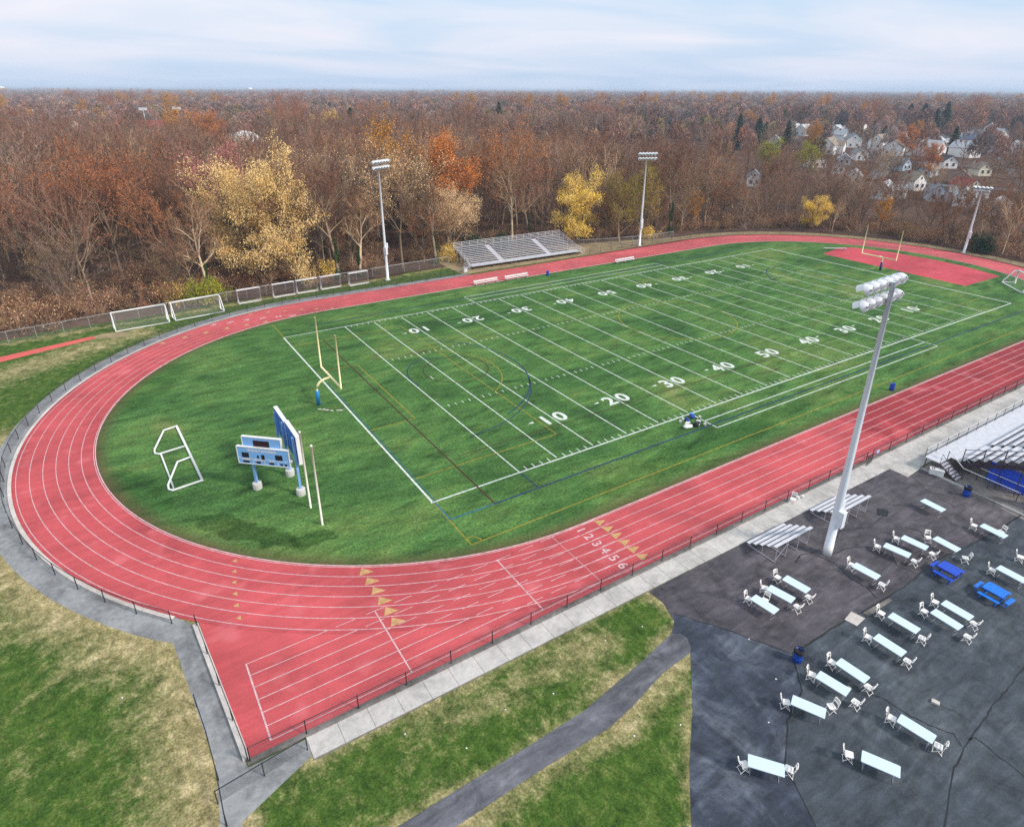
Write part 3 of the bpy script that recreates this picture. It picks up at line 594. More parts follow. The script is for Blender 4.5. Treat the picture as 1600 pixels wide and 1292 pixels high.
# ---------------------------------------------------------------- fences
def fence(name, label, pts, h, step, post_m, rail_m, mesh_m, pr=.035, rr_=.025, mid=False):
    t = thing(name, label, 'fence', (pts[0][0], pts[0][1], 0)); o = Vector((pts[0][0], pts[0][1], 0))
    P = [Vector((p[0], p[1], 0)) for p in pts]; seg = [(b-a).length for a, b in zip(P[:-1], P[1:])]; tot = sum(seg); n = max(1, round(tot/step)); q = []
    for k in range(n+1):
        d = tot*k/n; i = 0
        while i < len(seg)-1 and d > seg[i]: d -= seg[i]; i += 1
        q.append(P[i]+(P[i+1]-P[i])*min(1, d/seg[i])-o)
    MB().tube([p+Vector((0, 0, h)) for p in q], rr_, 5).build('top_rail', rail_m, t)
    if mid: MB().tube([p+Vector((0, 0, h*.5)) for p in q], rr_*.8, 5).build('middle_rail', rail_m, t)
    if mesh_m:
        b = MB()
        for a, c in zip(q[:-1], q[1:]): b.quad((a.x, a.y, .05), (c.x, c.y, .05), (c.x, c.y, h), (a.x, a.y, h))
        b.build('chain_link', mesh_m, t)
    proto = MB().tube([(0, 0, 0), (0, 0, h+.04)], pr, 6)
    first = None
    for p in q:
        if first is None: first = proto.build('post', post_m, t); c = first
        else: c = first.copy(); COL.objects.link(c); c.parent = t
        c.location = p
    return t
K, KD = M['black'], M['chain_dark']
fence('track_fence', 'long black chain link fence between the near straight and the concrete pavement', [(-28.1, -16.45), (29.6, -16.5)], 1.12, 3.0, K, K, KD)
fence('track_fence', 'black chain link fence in front of the aluminium grandstand, past the gate gap', [(30.6, -16.5), (92, -16.5)], 1.12, 3.0, K, K, KD)
fence('track_fence', 'short black fence on the pale kerb at the end of the sprint chute', [(-28.2, -16.4), (-28.95, -4.6)], 1.12, 2.9, K, K, KD)
fence('track_fence', 'black chain link fence curving round the outside of the track bend', [(CX0+41.0*math.cos(R_(a)), CY+41.0*math.sin(R_(a))) for a in np.linspace(222.3, 180, 15)]+[(CX0+41.15*math.cos(R_(a)), CY+41.15*math.sin(R_(a))) for a in np.linspace(177, 130, 16)]+[(CX0+41.4*math.cos(R_(a)), CY+41.4*math.sin(R_(a))) for a in np.linspace(127, 92, 12)]+[(6, 65.8), (31, 66.0)], 1.12, 3.0, K, K, KD)
fence('track_fence', 'dark chain link fence behind the far bend below the wood', [(62, 66.6), (91.4, 67.0)]+[(91.44+42.9*math.cos(R_(a)), CY+42.9*math.sin(R_(a))) for a in range(84, -40, -6)], 1.2, 3.2, M['darkmetal'], M['darkmetal'], KD)
GRY = M['steel']
fence('boundary_fence', 'tall grey chain link fence at the foot of the wood behind the soccer goals', [(-76, 62.5), (-43.2, 67.0), (-31.5, 68.6), (-18.5, 70.4), (-5.7, 71.9), (16.3, 73.4), (31, 74.2)], 1.75, 3.4, GRY, GRY, M['chain_grey'], .05, .03)
fence('boundary_fence', 'grey chain link fence behind the yellow tree beside the far bleachers', [(62.5, 74), (70, 71.6), (80, 69.4), (90, 68.9)], 1.6, 3.2, GRY, GRY, M['chain_grey'], .04, .025)
fence('guard_rail', 'black pipe guard rail along the grass edge of the grey pavement', [(-29.98, -11.2), (-29.7, -15.4), (-29.9, -22)], 1.0, 3.0, K, K, None, .03, .03)
fence('guard_rail', 'short black pipe guard rail across the pavement at the chute corner', [(-25.3, -17.4), (-30, -17.9)], 1.0, 3.0, K, K, KD, .03, .03)
gt = thing('track_gate', 'small black gate folded open at the fence gap by the grandstand', 'gate', (28.9, -16.95, 0), R_(8))
MB().tube([(0, 0, .1), (0, 0, 1.15), (1.1, 0, 1.15), (1.1, 0, .1), (0, 0, .1)], .028, 5).tube([(0, 0, .6), (1.1, 0, .6)], .02, 5).build('gate_frame', K, gt)
MB().quad((.03, 0, .12), (1.07, 0, .12), (1.07, 0, 1.13), (.03, 0, 1.13)).build('chain_link', KD, gt)
for k in range(5): MB().tube([(.15+.2*k, .01, .1), (.15+.2*k, .01, 1.15)], .016, 5).build('bar', K, gt)
sg = thing('fence_sign', 'small pale blue sign hung on the fence beside the gate gap', 'sign', (31.2, -16.62, .78), 0)
MB().rbox((0, 0, 0), (.46, .02, .34), .009).build('sign_plate', M['board'], sg); sb = MB()
for k, wd in enumerate((.3, .34, .22)): sb.box((0, -.014, .09-.09*k), (wd, .004, .03))
sb.build('sign_text', M['white'], sg)

# ---------------------------------------------------------------- light poles
def floodlight(i, j):
    """lamp facing -y in local space with a wide reflector visor"""
    b = MB(); n = 10
    prof = [(.06, .34), (.19, .29), (.33, .12), (.40, -.06), (.41, -.10)]
    vs = []
    for r, d in prof: vs += [(r*math.cos(2*math.pi*k/n), d, r*math.sin(2*math.pi*k/n)) for k in range(n)]
    fs = [(a*n+k, a*n+(k+1) % n, (a+1)*n+(k+1) % n, (a+1)*n+k) for a in range(len(prof)-1) for k in range(n)]+[tuple(range(n))]
    b.add(vs, fs)
    v2 = [(.43*math.cos(R_(a)), y, .43*math.sin(R_(a))) for y in (-.10, -.52) for a in range(10, 171, 16)]; L = len(v2)//2
    b.add(v2, [(k, k+1, L+k+1, L+k) for k in range(L-1)])
    return b
def light_pole(label, loc, H, face, bars, r0=.30, r1=.13, base=None, lean=(0, 0), box_z=2.4, gap=.72):
    t = thing('light_pole', label, 'light pole', loc, 0); t.rotation_euler = (lean[0], lean[1], 0)
    MB().tube([(0, 0, 0 if not base else 1.0), (0, 0, H*.18), (0, 0, H*.5), (0, 0, H)], [r0, r0*.93, (r0+r1)*.47, r1], 14).build('pole', M['polemat'], t, True)
    if base: MB().lathe((0, 0, 0), [(r0*1.06, 0), (r0*1.06, 1.0)], 14).build('pole_sleeve', M['white'], t, True)
    else: MB().lathe((0, 0, 0), [(r0*1.8, 0), (r0*1.8, .15), (r0*1.1, .2)], 10).build('pole_foot', M['concrete_foot'], t)
    fx, fy = math.cos(face), math.sin(face); sx, sy = -fy, fx
    MB().rbox((-.05*fx, -.05*fy-r0*.9, box_z), (.6, .5, 1.4), .03, face).build('control_box', M['polemat'], t)
    MB().rbox((r0*1.1, 0, box_z+.9), (.4, .4, 1.0), .03, face).build('control_box', M['polemat'], t)
    first = None
    for z, n, off in bars:
        w_ = (n-1)*gap
        MB().box((fx*.2, fy*.2, z), (.12, w_+.4, .12), face).box((fx*.05, fy*.05, z), (.4, .2, .25), face).build('crossarm', M['steel'], t)
        for k in range(n):
            s_ = (k-(n-1)/2)*gap
            if first is None: first = floodlight(0, 0).build('floodlight', M['lamp'], t, True); c = first
            else: c = first.copy(); COL.objects.link(c); c.parent = t
            c.location = (fx*.50+sx*s_, fy*.50+sy*s_, z-.05); c.rotation_euler = (R_(28), 0, face+math.pi/2+R_(9)*(k-(n-1)/2)/max(1, n-1)*2)
    return t
light_pole('tall pale grey light pole on the plaza between small bleachers and white tables', (13.85, -22.75, 0), 21.9, R_(93), [(21.7, 6, 0), (20.6, 6, 0)], .33, .15, True, (0, R_(-1.0)), 3.6, .86)
light_pole('white light pole at the edge of the wood, next to the last grey goal frame', (15.9, 70.0, 0), 21.6, R_(-62), [(21.4, 6, 0), (20.4, 6, 0)], .28, .15, lean=(0, R_(-.4)), box_z=5.6)
light_pole('white light pole behind the far straight between the yellow tree and the bend', (77.0, 66.9, 0), 20.5, R_(-112), [(20.3, 6, 0), (19.3, 6, 0)], .28, .15, box_z=4.8)
light_pole('blue grey light pole behind the far bend, in front of the dark evergreen bush', (134.2, 23.2, 0), 14.3, R_(200), [(14.2, 5, 0), (13.5, 4, 0)], .27, .15, box_z=4.0)

# ---------------------------------------------------------------- goalposts
def goalpost(label, x, dirx, pad):
    t = thing('goalpost', label, 'goalpost', (x, 24.4, 0)); y = M['goalyellow']
    MB().tube([(0, 0, 1.7), (0, 0, 1.95), (.12*dirx, 0, 2.35), (.45*dirx, 0, 2.75), (1.0*dirx, 0, 2.98), (1.75*dirx, 0, 3.05)], .13, 10).build('gooseneck', y, t, True)
    MB().tube([(1.75*dirx, -3.55, 3.05), (1.75*dirx, 3.55, 3.05)], .12, 8).build('crossbar', y, t, True)
    for s in (-1, 1): MB().tube([(1.75*dirx, s*3.5, 3.05), (1.75*dirx, s*3.5, 9.2 if dirx > 0 else 8.7)], .095, 8).build('upright', y, t, True)
    MB().lathe((0, 0, 0), [(.22, 0), (.22, 1.72), (.14, 1.78)], 14).build('base_pad', pad, t, True)
goalpost('yellow goalpost with a bright blue base pad in front of the scoreboard', -11.6, 1, M['padblue'])
goalpost('yellow goalpost with a dark blue base pad by the red apron beyond the end zone', 102.9, -1, paint('pad_navy', (.02, .06, .22), .6))
st = MB(); rs = random.Random(8)
for (x, y) in ((-11.9, 23.2), (-11.5, 22.9), (-11.2, 22.5), (-10.8, 22.1), (-10.2, 21.8), (-9.9, 21.7)): st.add([(p[0], p[1], .02) for p in blob((x, y), .28, .13, 2.4, 9, 0, rs)], [tuple(range(9))])
tag(st.build('bare_sand_patches', M['concrete_pale']), kind='structure')

# ---------------------------------------------------------------- scoreboards: two boards set at an angle on three legs
A0, A1 = Vector((-22.5, 11.05, 0)), Vector((-18.95, 7.8, 0)); dA = (A1-A0); LA = dA.length; aA = math.atan2(dA.y, dA.x)
sb = thing('scoreboard', 'light blue scoreboard with dark displays facing the camera over the bend', 'scoreboard', tuple((A0+A1)/2), aA)
nrm = -1
MB().box((0, 0, 3.62), (LA, .22, 1.6)).build('main_panel', M['board'], sb)
MB().box((-.08, .18, 4.78), (LA*.74, .22, 1.15)).build('upper_panel', M['board'], sb)
fr = MB(); hw = LA/2
for zc, hh, wd, yo, xo in ((3.62, 1.6, LA, 0, 0), (4.78, 1.15, LA*.74, .18, -.08)):
    for s in (-1, 1): fr.box((xo+s*(wd/2+.035), yo, zc), (.07, .27, hh+.14)); fr.box((xo, yo, zc+s*(hh/2+.035)), (wd, .27, .07))
fr.build('border', M['white'], sb)
def disp(x, z, w_, h_, yo=0): MB().box((x, -.116+yo, z), (w_, .02, h_)).build('display', M['screen'], sb)
disp(-.1, 4.80, 1.5, .62, .18); disp(-hw+.72, 3.66, .66, .5); disp(hw-.92, 3.66, .66, .5); disp(-.02, 3.58, .30, .46); disp(-.5, 3.56, .16, .3)
disp(-hw+.72, 3.0, .62, .2); disp(-.52, 3.0, .40, .2); disp(.72, 3.0, .46, .2); disp(hw-.75, 3.0, .22, .2); disp(hw-.35, 3.0, .22, .2)
dv = MB(); dv.box((0, -.116, 3.32), (LA-.1, .012, .035))
for x in (-hw+1.35, .05, hw-1.1): dv.box((x, -.116, 3.07), (.035, .012, .46))
dv.build('divider', M['white'], sb)
for s, x, z, sz in (('TIMEOUTS/POSSESS', -.12, 4.15, .34), ('HOME', -hw+.72, 3.2, .27), ('DOWN', -.52, 3.2, .27), ('QTR', .72, 3.2, .27), ('T', hw-.75, 3.2, .24), ('L', hw-.35, 3.2, .24)):
    text_mesh('lettering', s, sz, M['white'], sb, (x, -.118, z), (math.pi/2, 0, 0), .004, .006, .95)
MB().lathe((hw+.15, .05, 3.35), [(.02, -.15), (.17, -.05), (.17, .08), (.02, .16)], 10).build('horn', M['white'], sb)
sbr = thing('scoreboard', 'deep blue scoreboard seen nearly edge on, facing away over the field', 'scoreboard', (-18.35, 10.7, 0), 0)
for y0, y1, z0, z1_ in ((-3.75, -.25, 3.3, 5.95), (-.1, 3.7, 3.25, 5.7)):
    MB().box((.13, (y0+y1)/2, (z0+z1_)/2), (.30, y1-y0, z1_-z0)).build('panel', M['boarddeep'], sbr)
    e2 = MB()
    for yy in (y0-.03, y1+.03): e2.box((.16, yy, (z0+z1_)/2), (.36, .06, z1_-z0+.1))
    e2.box((.16, (y0+y1)/2, z1_+.03), (.36, y1-y0, .06)); e2.build('border', M['white'], sbr)
    bk = MB()
    for k in range(4): bk.box((-.04, y0+(y1-y0)*(k+.5)/4, (z0+z1_)/2), (.05, .09, z1_-z0-.1))
    bk.build('stiffener', M['boarddeep'], sbr)
def leg(par, wx, wy, h):
    lx, ly = (Matrix.Rotation(-par.rotation_euler[2], 2) @ Vector((wx-par.location.x, wy-par.location.y)))
    l = MB().box((lx, ly, h/2+.3), (.2, .24, h-.6)).build('leg', M['legblue'], par)
    MB().lathe((lx, ly, 0), [(.40, 0), (.42, .35), (.40, .62), (.33, .68)], 14).build('footing', M['concrete_foot'], l)
leg(sb, -21.55, 10.45, 4.2); leg(sbr, -18.5, 7.4, 5.8); leg(sbr, -18.45, 11.1, 5.6); leg(sbr, -18.45, 13.9, 5.4)
MB().tube([(.3-hw, .3, 3.9), (hw+.3, .9, 3.9)], .03, 5).build('brace', M['steel'], sb)
for lab, x, y, h in (('bare white pole behind the scoreboards, nearer to them', -18.4, 4.9, 7.4), ('bare white pole with a capped top, farther from the scoreboards', -18.3, 2.0, 7.5)):
    t = thing('net_pole', lab, 'pole', (x, y, 0)); MB().tube([(0, 0, 0), (0, 0, h)], .085, 8).build('shaft', paint('pole_cream', (.80, .77, .68), .5), t, True)
    MB().lathe((0, 0, h), [(.1, 0), (.1, .1), (.03, .16)], 8).build('cap', M['white'], t)

# ---------------------------------------------------------------- soccer goals and practice frames
def soccer_goal(label, group=None, netting=True, W=7.32, H=2.44, Dt=1.0, Db=2.0, r=.105):
    """mouth faces -y in local space"""
    t = thing('soccer_goal', label, 'soccer goal', group=group); w_ = M['white']; h = W/2
    for s in (-1, 1):
        MB().tube([(s*h, 0, 0), (s*h, 0, H)], r, 8).build('upright', w_, t, True)
        MB().tube([(s*h, 0, H), (s*h, Dt*.7, H*.97), (s*h, Db*.95, .35), (s*h, Db, .06), (s*h, Db*.9, r), (s*h, 0, r)], r*.75, 6).build('side_frame', w_, t, True)
    MB().tube([(-h, 0, H), (h, 0, H)], r, 8).build('crossbar', w_, t, True)
    MB().tube([(-h, Db, .1), (h, Db, .1)], r*.7, 6).build('ground_bar', w_, t, True)
    if netting: MB().quad((-h, Dt*.7, H*.97), (h, Dt*.7, H*.97), (h, Db, .1), (-h, Db, .1)).quad((-h, 0, H), (h, 0, H), (h, Dt*.7, H*.97), (-h, Dt*.7, H*.97)).build('net', M['net_light'], t)
    return t
def put(t, loc, rz): t.location = loc; t.rotation_euler = (0, 0, rz); return t
put(soccer_goal('white soccer goal by the end of the red runway, left of its twin', 'soccer goals by the wood'), (-26.0, 66.55, 0), R_(3.5)+math.pi)
put(soccer_goal('white soccer goal standing between the other white goal and the grey frames', 'soccer goals by the wood'), (-17.9, 67.5, 0), R_(6)+math.pi)
t = soccer_goal('white soccer goal frame tipped onto its face on the turf near the scoreboards', None, False, 12.9, 2.6, 1.3, 2.8, .10); t.rotation_euler = (0, 0, 0)
for c in list(t.children): bpy.data.objects.remove(c)
wp = M['white']
MB().tube([(0, -6.4, .1), (0, 6.4, .1)], .12, 8).build('crossbar', wp, t, True)
for y0 in (6.4, -1.3): MB().tube([(0, y0, .1), (-1.3, y0-.3, .1), (-2.75, y0-4.2, .1), (-2.8, y0-5.0, .1), (-2.5, y0-5.35, .1), (0, y0-5.1, .1)], .10, 8).build('side_frame', wp, t, True)
MB().tube([(-2.35, 1.05, .1), (-2.4, -6.2, .1)], .08, 8).build('ground_bar', wp, t, True)
put(t, (-25.85, 20.75, .02), R_(2.4))
put(soccer_goal('white soccer goal standing at the far corner of the turf by the red apron', None, True, 7.32, 2.44, .9, 2.2, .16), (113.0, 2.9, 0), R_(46.2))
pf = thing('practice_goal', 'x', 'goal frame')
for yy in (0, .5):
    MB().tube([(-1.85, yy, .05), (-1.85, yy, 2.3), (1.85, yy, 2.3), (1.85, yy, .05), (-1.85, yy, .05)], .07, 6).build('frame', M['frame'], pf)
MB().tube([(-1.85, 0, 2.3), (-1.85, .5, 2.3)], .05, 6).tube([(1.85, 0, 2.3), (1.85, .5, 2.3)], .05, 6).tube([(-1.85, 0, .08), (-1.85, .5, .08)], .05, 6).tube([(1.85, 0, .08), (1.85, .5, .08)], .05, 6).build('spreader', M['frame'], pf)
MB().quad((-1.85, .25, .1), (1.85, .25, .1), (1.85, .25, 2.25), (-1.85, .25, 2.25)).build('net', M['net'], pf)
for lab, x, y in (('grey practice goal frame standing alone beside the white soccer goal', -9.3, 69.2), ('grey practice goal frame, nearest the white goals in the touching row of three', -3.4, 69.75), ('grey practice goal frame in the middle of the touching row of three', .75, 70.0),
                  ('grey practice goal frame, nearest the light pole in the touching row of three', 5.1, 70.25), ('grey practice goal frame closest to the white light pole', 10.25, 69.9)):
    again(pf, lab, (x, y, 0), R_(4), 'practice goal frames by the wood')

# ---------------------------------------------------------------- benches, barrels, small items
def team_bench():
    t = thing('team_bench', 'x', 'bench'); L = 5.2
    MB().rbox((0, 0, .46), (L, .36, .05), .03).build('seat', M['white'], t); MB().rbox((0, .22, .78), (L, .05, .28), .02, 0).build('backrest', M['white'], t)
    for x in (-2.2, 0, 2.2): MB().box((x, 0, .22), (.06, .34, .44)).box((x, .2, .5), (.06, .05, .7)).build('leg', M['alu'], t)
    return t
tb = team_bench()
for lab, x, y, rz in (('white team bench on the turf edge, beside the end of the far bleachers', 30.4, 58.35, 1), ('white team bench on the turf edge, between its neighbour and the blue barrel', 37.1, 58.2, 0), ('white team bench on the turf edge by the yellow tree, apart from the pair', 63.6, 57.2, 0)):
    again(tb, lab, (x, y-.5, 0), R_(rz), 'team benches along the far straight')
t = thing('metal_bench', 'low silver bench at the tip of the red apron behind the far goalpost', 'bench', (111.9, 40.2, 0), R_(-35))
MB().rbox((0, 0, .48), (5.0, .6, .06), .03).build('seat', M['alu'], t)
for x in (-2.1, 2.1): MB().box((x, 0, .22), (.08, .5, .45)).build('leg', M['steel'], t)
def barrel(label, loc, bag):
    t = thing('trash_barrel', label, 'trash barrel', loc)
    MB().lathe((0, 0, 0), [(.27, 0), (.285, .03), (.285, .28), (.30, .30), (.285, .32), (.285, .58), (.30, .60), (.285, .62), (.285, .88), (.295, .90), (.255, .905), (.25, .55)], 20).build('body', M['binblue'], t, True)
    if bag:
        rb = random.Random(4); vs = []; n = 20
        for k, (r, z) in enumerate(((.30, .68), (.325, .80), (.315, .93), (.27, .97), (.24, .80))): vs += [((r+rb.uniform(-.02, .02))*math.cos(2*math.pi*i/n), (r+rb.uniform(-.02, .02))*math.sin(2*math.pi*i/n), z+rb.uniform(-.04, .04)) for i in range(n)]
        MB().add(vs, [(a*n+i, a*n+(i+1) % n, (a+1)*n+(i+1) % n, (a+1)*n+i) for a in range(4) for i in range(n)]+[tuple(range(4*n, 5*n))]).build('bin_liner', M['bag_black'], t)
    else: MB().lathe((0, 0, .55), [(.25, 0), (.25, .02)], 20).build('contents', M['darkmetal'], t)
barrel('blue trash barrel with a black liner on the plaza where the tar seams meet', (2.75, -28.0, .0), True)
barrel('blue trash barrel with a black liner beside the kerb under the grandstand', (31.7, -24.6, .0), True)
barrel('blue barrel standing on the turf beside the near straight', (48.2, -8.6, .01), False)
barrel('blue barrel on the far edge of the turf, by the white team benches', (43.6, 56.7, .01), False)
t = thing('cool_box', 'white box with a dark panel, on the kerb by the grandstand steps', 'box', (33.0, -21.35, .1), R_(-62))
MB().rbox((0, 0, .25), (1.15, .55, .5), .05).build('body', M['white'], t); MB().rbox((0, 0, .53), (1.19, .59, .06), .05).build('lid', M['white'], t)
pq = MB()
for k in range(2): pq.box((-.40+.16*k, -.02, .565), (.11, .26, .012))
pq.build('panel', M['black'], t)
def bag(label, name, loc, rz, L, Wd, H_, mat, stripe=None):
    t = thing(name, label, 'bag', loc, rz); n = 12; vs = []; prof = [(-.5, .25), (-.47, .75), (-.3, 1), (0, 1.05), (.3, 1), (.47, .75), (.5, .25)]
    for px, s in prof: vs += [(px*L, math.cos(2*math.pi*k/n)*Wd/2*s, max(0, H_*.5+math.sin(2*math.pi*k/n)*H_/2*s)) for k in range(n)]
    MB().add(vs, [(a*n+k, a*n+(k+1) % n, (a+1)*n+(k+1) % n, (a+1)*n+k) for a in range(6) for k in range(n)]+[tuple(range(n-1, -1, -1)), tuple(range(6*n, 7*n))]).build('body', mat, t, True)
    MB().tube([(-.2*L, 0, H_), (-.1*L, .05, H_*1.3), (.1*L, .05, H_*1.3), (.2*L, 0, H_)], .015, 5).build('handle', stripe or M['bag_black'], t)
    if stripe: MB().box((.28*L, 0, H_*.97), (.24*L, Wd*.75, .06)).box((-.1*L, -Wd*.46, H_*.5), (.3*L, .05, H_*.4)).build('patch', stripe, t)
bag('black sports bag with white patches, lying by the near sideline', 'sports_bag', (21.4, -2.35, .02), R_(20), 1.05, .6, .45, M['bag_black'], M['white'])
bag('fat white sack, nearest to the track in the gear pile by the sideline', 'white_sack', (20.05, -2.25, .02), R_(-15), 1.0, .55, .42, M['white'])
bag('dark blue bag with a pale end, touching the near sideline', 'sports_bag', (22.3, -.75, .02), R_(50), .85, .55, .42, M['bag_blue'], M['board'])
bag('small navy bag beside the white towels in the gear pile', 'sports_bag', (21.25, -1.05, .02), R_(80), .65, .4, .34, M['bag_blue'])
for lab, x, y, rz in (('crumpled white towel between the navy bag and the white sack', 20.9, -1.45, .3), ('second crumpled white towel, next to the white sack in the gear pile', 20.5, -1.8, 1.2)):
    t = thing('towel', lab, 'towel', (x, y, .02), rz); rb = random.Random(int(x*100)); b = MB(); n = 7
    for j in range(n):
        for i in range(n): b.v.append((-.32+.64*i/(n-1), -.18+.36*j/(n-1), .03+rb.uniform(0, .12)))
    b.f = [(j*n+i, j*n+i+1, (j+1)*n+i+1, (j+1)*n+i) for j in range(n-1) for i in range(n-1)]; b.mi = [0]*len(b.f); b.build('cloth', M['white'], t, True)
for lab, x, y in (('small white bucket near the 25 yard line, outside the sideline', 22.75, -1.45), ('small white bucket at the field end of the gear pile', 20.75, -.85), ('small white bucket nearest the goalpost end of the gear pile', 20.15, -1.05), ('small white bucket on the blue line by the black bag', 21.9, -2.95)):
    t = thing('bucket', lab, 'bucket', (x, y, .01)); MB().lathe((0, 0, 0), [(.11, 0), (.15, .34), (.16, .36), (.13, .36), (.1, .06)], 12).build('body', M['white'], t, True)
    MB().tube([(-.15, 0, .36), (-.1, 0, .47), (.1, 0, .47), (.15, 0, .36)], .01, 5).build('handle', M['steel'], t)

# ---------------------------------------------------------------- white folding tables and chairs on the plaza
tbl = thing('folding_table', 'x', 'table')
MB().rbox((0, 0, .73), (1.83, .76, .045), .06).build('tabletop', M['tabletop'], tbl)
for s in (-1, 1):
    MB().tube([(s*.72, -.30, .71), (s*.72, -.30, .02), (s*.72, -.26, .015), (s*.72, .26, .015), (s*.72, .30, .02), (s*.72, .30, .71)], .016, 6).tube([(s*.72, -.30, .40), (s*.72, .30, .40)], .012, 5).build('leg_frame', M['steel'], tbl)
    MB().tube([(s*.72, 0, .40), (s*.30, 0, .70)], .011, 5).build('brace', M['steel'], tbl)
chr_ = thing('folding_chair', 'x', 'chair')
MB().rbox((.02, 0, .45), (.42, .42, .035), .07).build('seat', M['chair'], chr_)
bk = MB()
n = 6
for (z0, z1_) in ((.62, .69), (.78, .90)):
    vs = []
    for zz in (z0, z1_):
        for k in range(n+1):
            yy = -.21+.42*k/n; cx_ = -.225-.10*(zz-.45)/.45-.03*(1-(yy/.21)**2); vs += [(cx_, yy, zz), (cx_-.03, yy, zz)]
    m2 = 2*(n+1); fs = []
    for k in range(n): a = 2*k; fs += [(a, a+2, m2+a+2, m2+a), (a+1, m2+a+1, m2+a+3, a+3), (m2+a, m2+a+2, m2+a+3, m2+a+1), (a, a+1, a+3, a+2)]
    bk.add(vs, fs)
for s in (-1, 1): bk.box((-.265, s*.195, .74), (.03, .05, .30), 0, 0, R_(-13))
bk.build('backrest', M['chair'], chr_)
for s in (-1, 1):
    MB().tube([(-.31, s*.21, .90), (-.23, s*.215, .48), (.24, s*.225, .015)], .017, 6).build('leg', M['chair'], chr_)
    MB().tube([(.13, s*.19, .44), (-.27, s*.195, .015)], .017, 6).build('leg', M['chair'], chr_)
MB().tube([(.20, -.225, .07), (.20, .225, .07)], .014, 6).tube([(-.24, -.195, .06), (-.24, .195, .06)], .014, 6).build('stretcher', M['chair'], chr_)
TABLES = [  # x, y, angle of the long side, phrase, field-end chair (x, y, turn) , plaza-end chair, extra
 (4.42, -24.10, -84, 'table nearest the grass beside the small bleachers', (4.25, -22.95, 8), None, (5.1, -23.65, 190)),
 (6.23, -24.06, -79, 'middle table of three beside the small bleachers', (6.1, -22.85, 24), (6.45, -25.3, -14), None),
 (8.02, -24.03, -83, 'third table from the grass by the bleachers', (7.85, -22.65, -6), (7.95, -25.15, -8), None),
 (13.6, -25.92, -85, 'lone table just below the light pole', (13.75, -24.75, 4), (13.6, -27.2, 8), None),
 (17.91, -25.84, -79, 'first table beyond the curved tar seam', (17.55, -24.6, 14), (18.2, -27.1, -10), None),
 (20.0, -26.07, -83, 'middle table above the darker picnic table', (19.8, -24.85, 16), (20.25, -27.4, -12), None),
 (21.95, -27.51, -92, 'table cornering the darker blue picnic table', (22.05, -26.15, -40), (21.9, -29.0, 38), None),
 (26.93, -28.7, -92, 'table with one chair behind its side', (26.9, -27.35, 14), None, (27.85, -28.9, 155)),
 (26.44, -24.22, -93, 'chairless table before the grandstand', None, None, None),
 (22.35, -31.85, -92, 'table behind the brighter picnic table', (22.15, -30.75, 22), None, None),
 (10.84, -30.21, -87, 'table below the pale drain slab', (10.8, -28.75, 4), (10.9, -31.45, 10), None),
 (13.59, -31.57, -92, 'second table from the brighter picnic table', (13.5, -30.25, 0), (13.55, -33.0, 4), None),
 (15.09, -31.53, -90, 'table closest below the brighter picnic table', (15.05, -30.2, 10), (15.15, -32.65, -6), None),
 (8.17, -30.74, -88, 'table between the barrel trio and drain slab', (8.0, -29.5, 12), (8.2, -31.95, 2), None),
 (4.27, -30.63, -86, 'far table of the trio beside the barrel', (4.1, -29.45, 2), (4.25, -31.75, -6), None),
 (2.39, -30.55, -80, 'middle table of the trio beside the barrel', (2.2, -29.35, 16), (2.6, -31.95, -6), None),
 (-.27, -30.76, -64, 'table crossing the dark seam below the barrel', (-.85, -29.75, 22), (1.15, -31.35, 40), None),
 (-5.33, -31.76, -52, 'tilted table on the dark sealed paving', (-6.05, -31.0, 30), (-4.25, -32.45, -10), None),
 (-.15, -34.95, -63, 'lowest table on the grey paving', (-.8, -33.65, 10), None, None),
 (3.55, -34.85, -81, 'table beside the small cream block', (3.35, -33.65, 8), (3.8, -36.0, 10), None)]
for x, y, an, ph, cf, cp, cx in TABLES:
    again(tbl, 'white folding table: '+ph, (x, y, .01), R_(an), 'white folding tables on the plaza')
    tx, ty = math.cos(R_(an)), math.sin(R_(an))
    if cf: again(chr_, 'white chair at the field end of the '+ph, (cf[0], cf[1], .01), R_(an+cf[2]), 'white folding chairs on the plaza')
    if cp: again(chr_, 'white chair at the plaza end of the '+ph, (cp[0], cp[1], .01), R_(an+180+cp[2]), 'white folding chairs on the plaza')
    if cx: again(chr_, 'white chair behind the long side of the '+ph, (cx[0], cx[1], .01), R_(cx[2]), 'white folding chairs on the plaza')
again(chr_, 'white folding chair at the frame edge, beside a table out of view', (25.6, -31.2, .01), R_(-70), 'white folding chairs on the plaza')
again(chr_, 'white folding chair standing alone against the black track fence', (17.55, -16.95, .01), R_(200), 'white folding chairs on the plaza')
for lab, x, y in (('small white paper bag on the pavement beside the fence chair', 18.5, -16.85), ('small white cup on the pavement, past the paper bag by the fence', 19.0, -16.95)):
    t = thing('paper_bag' if 'bag' in lab else 'paper_cup', lab, 'litter', (x, y, .01), .4); MB().lathe((0, 0, 0), [(.11, 0), (.14, .2), (.12, .26), (.05, .24)], 9).build('body', M['white'], t)
t = thing('paving_block', 'small cream concrete block lying on the grey paving by a tar seam', 'block', (6.95, -34.35, .02), R_(-70)); MB().rbox((0, 0, .06), (.42, .28, .12), .03).build('body', M['concrete_pale'], t)
b = MB().lathe((0, 0, 0), [(.05, .0), (.13, .01), (.15, .04), (.12, .06), (.05, .055)], 12); t = thing('cap', 'cream cap lying on the paving under a white table', 'cap', (3.55, -31.0, .012), .5); b.build('crown', M['concrete_pale'], t)

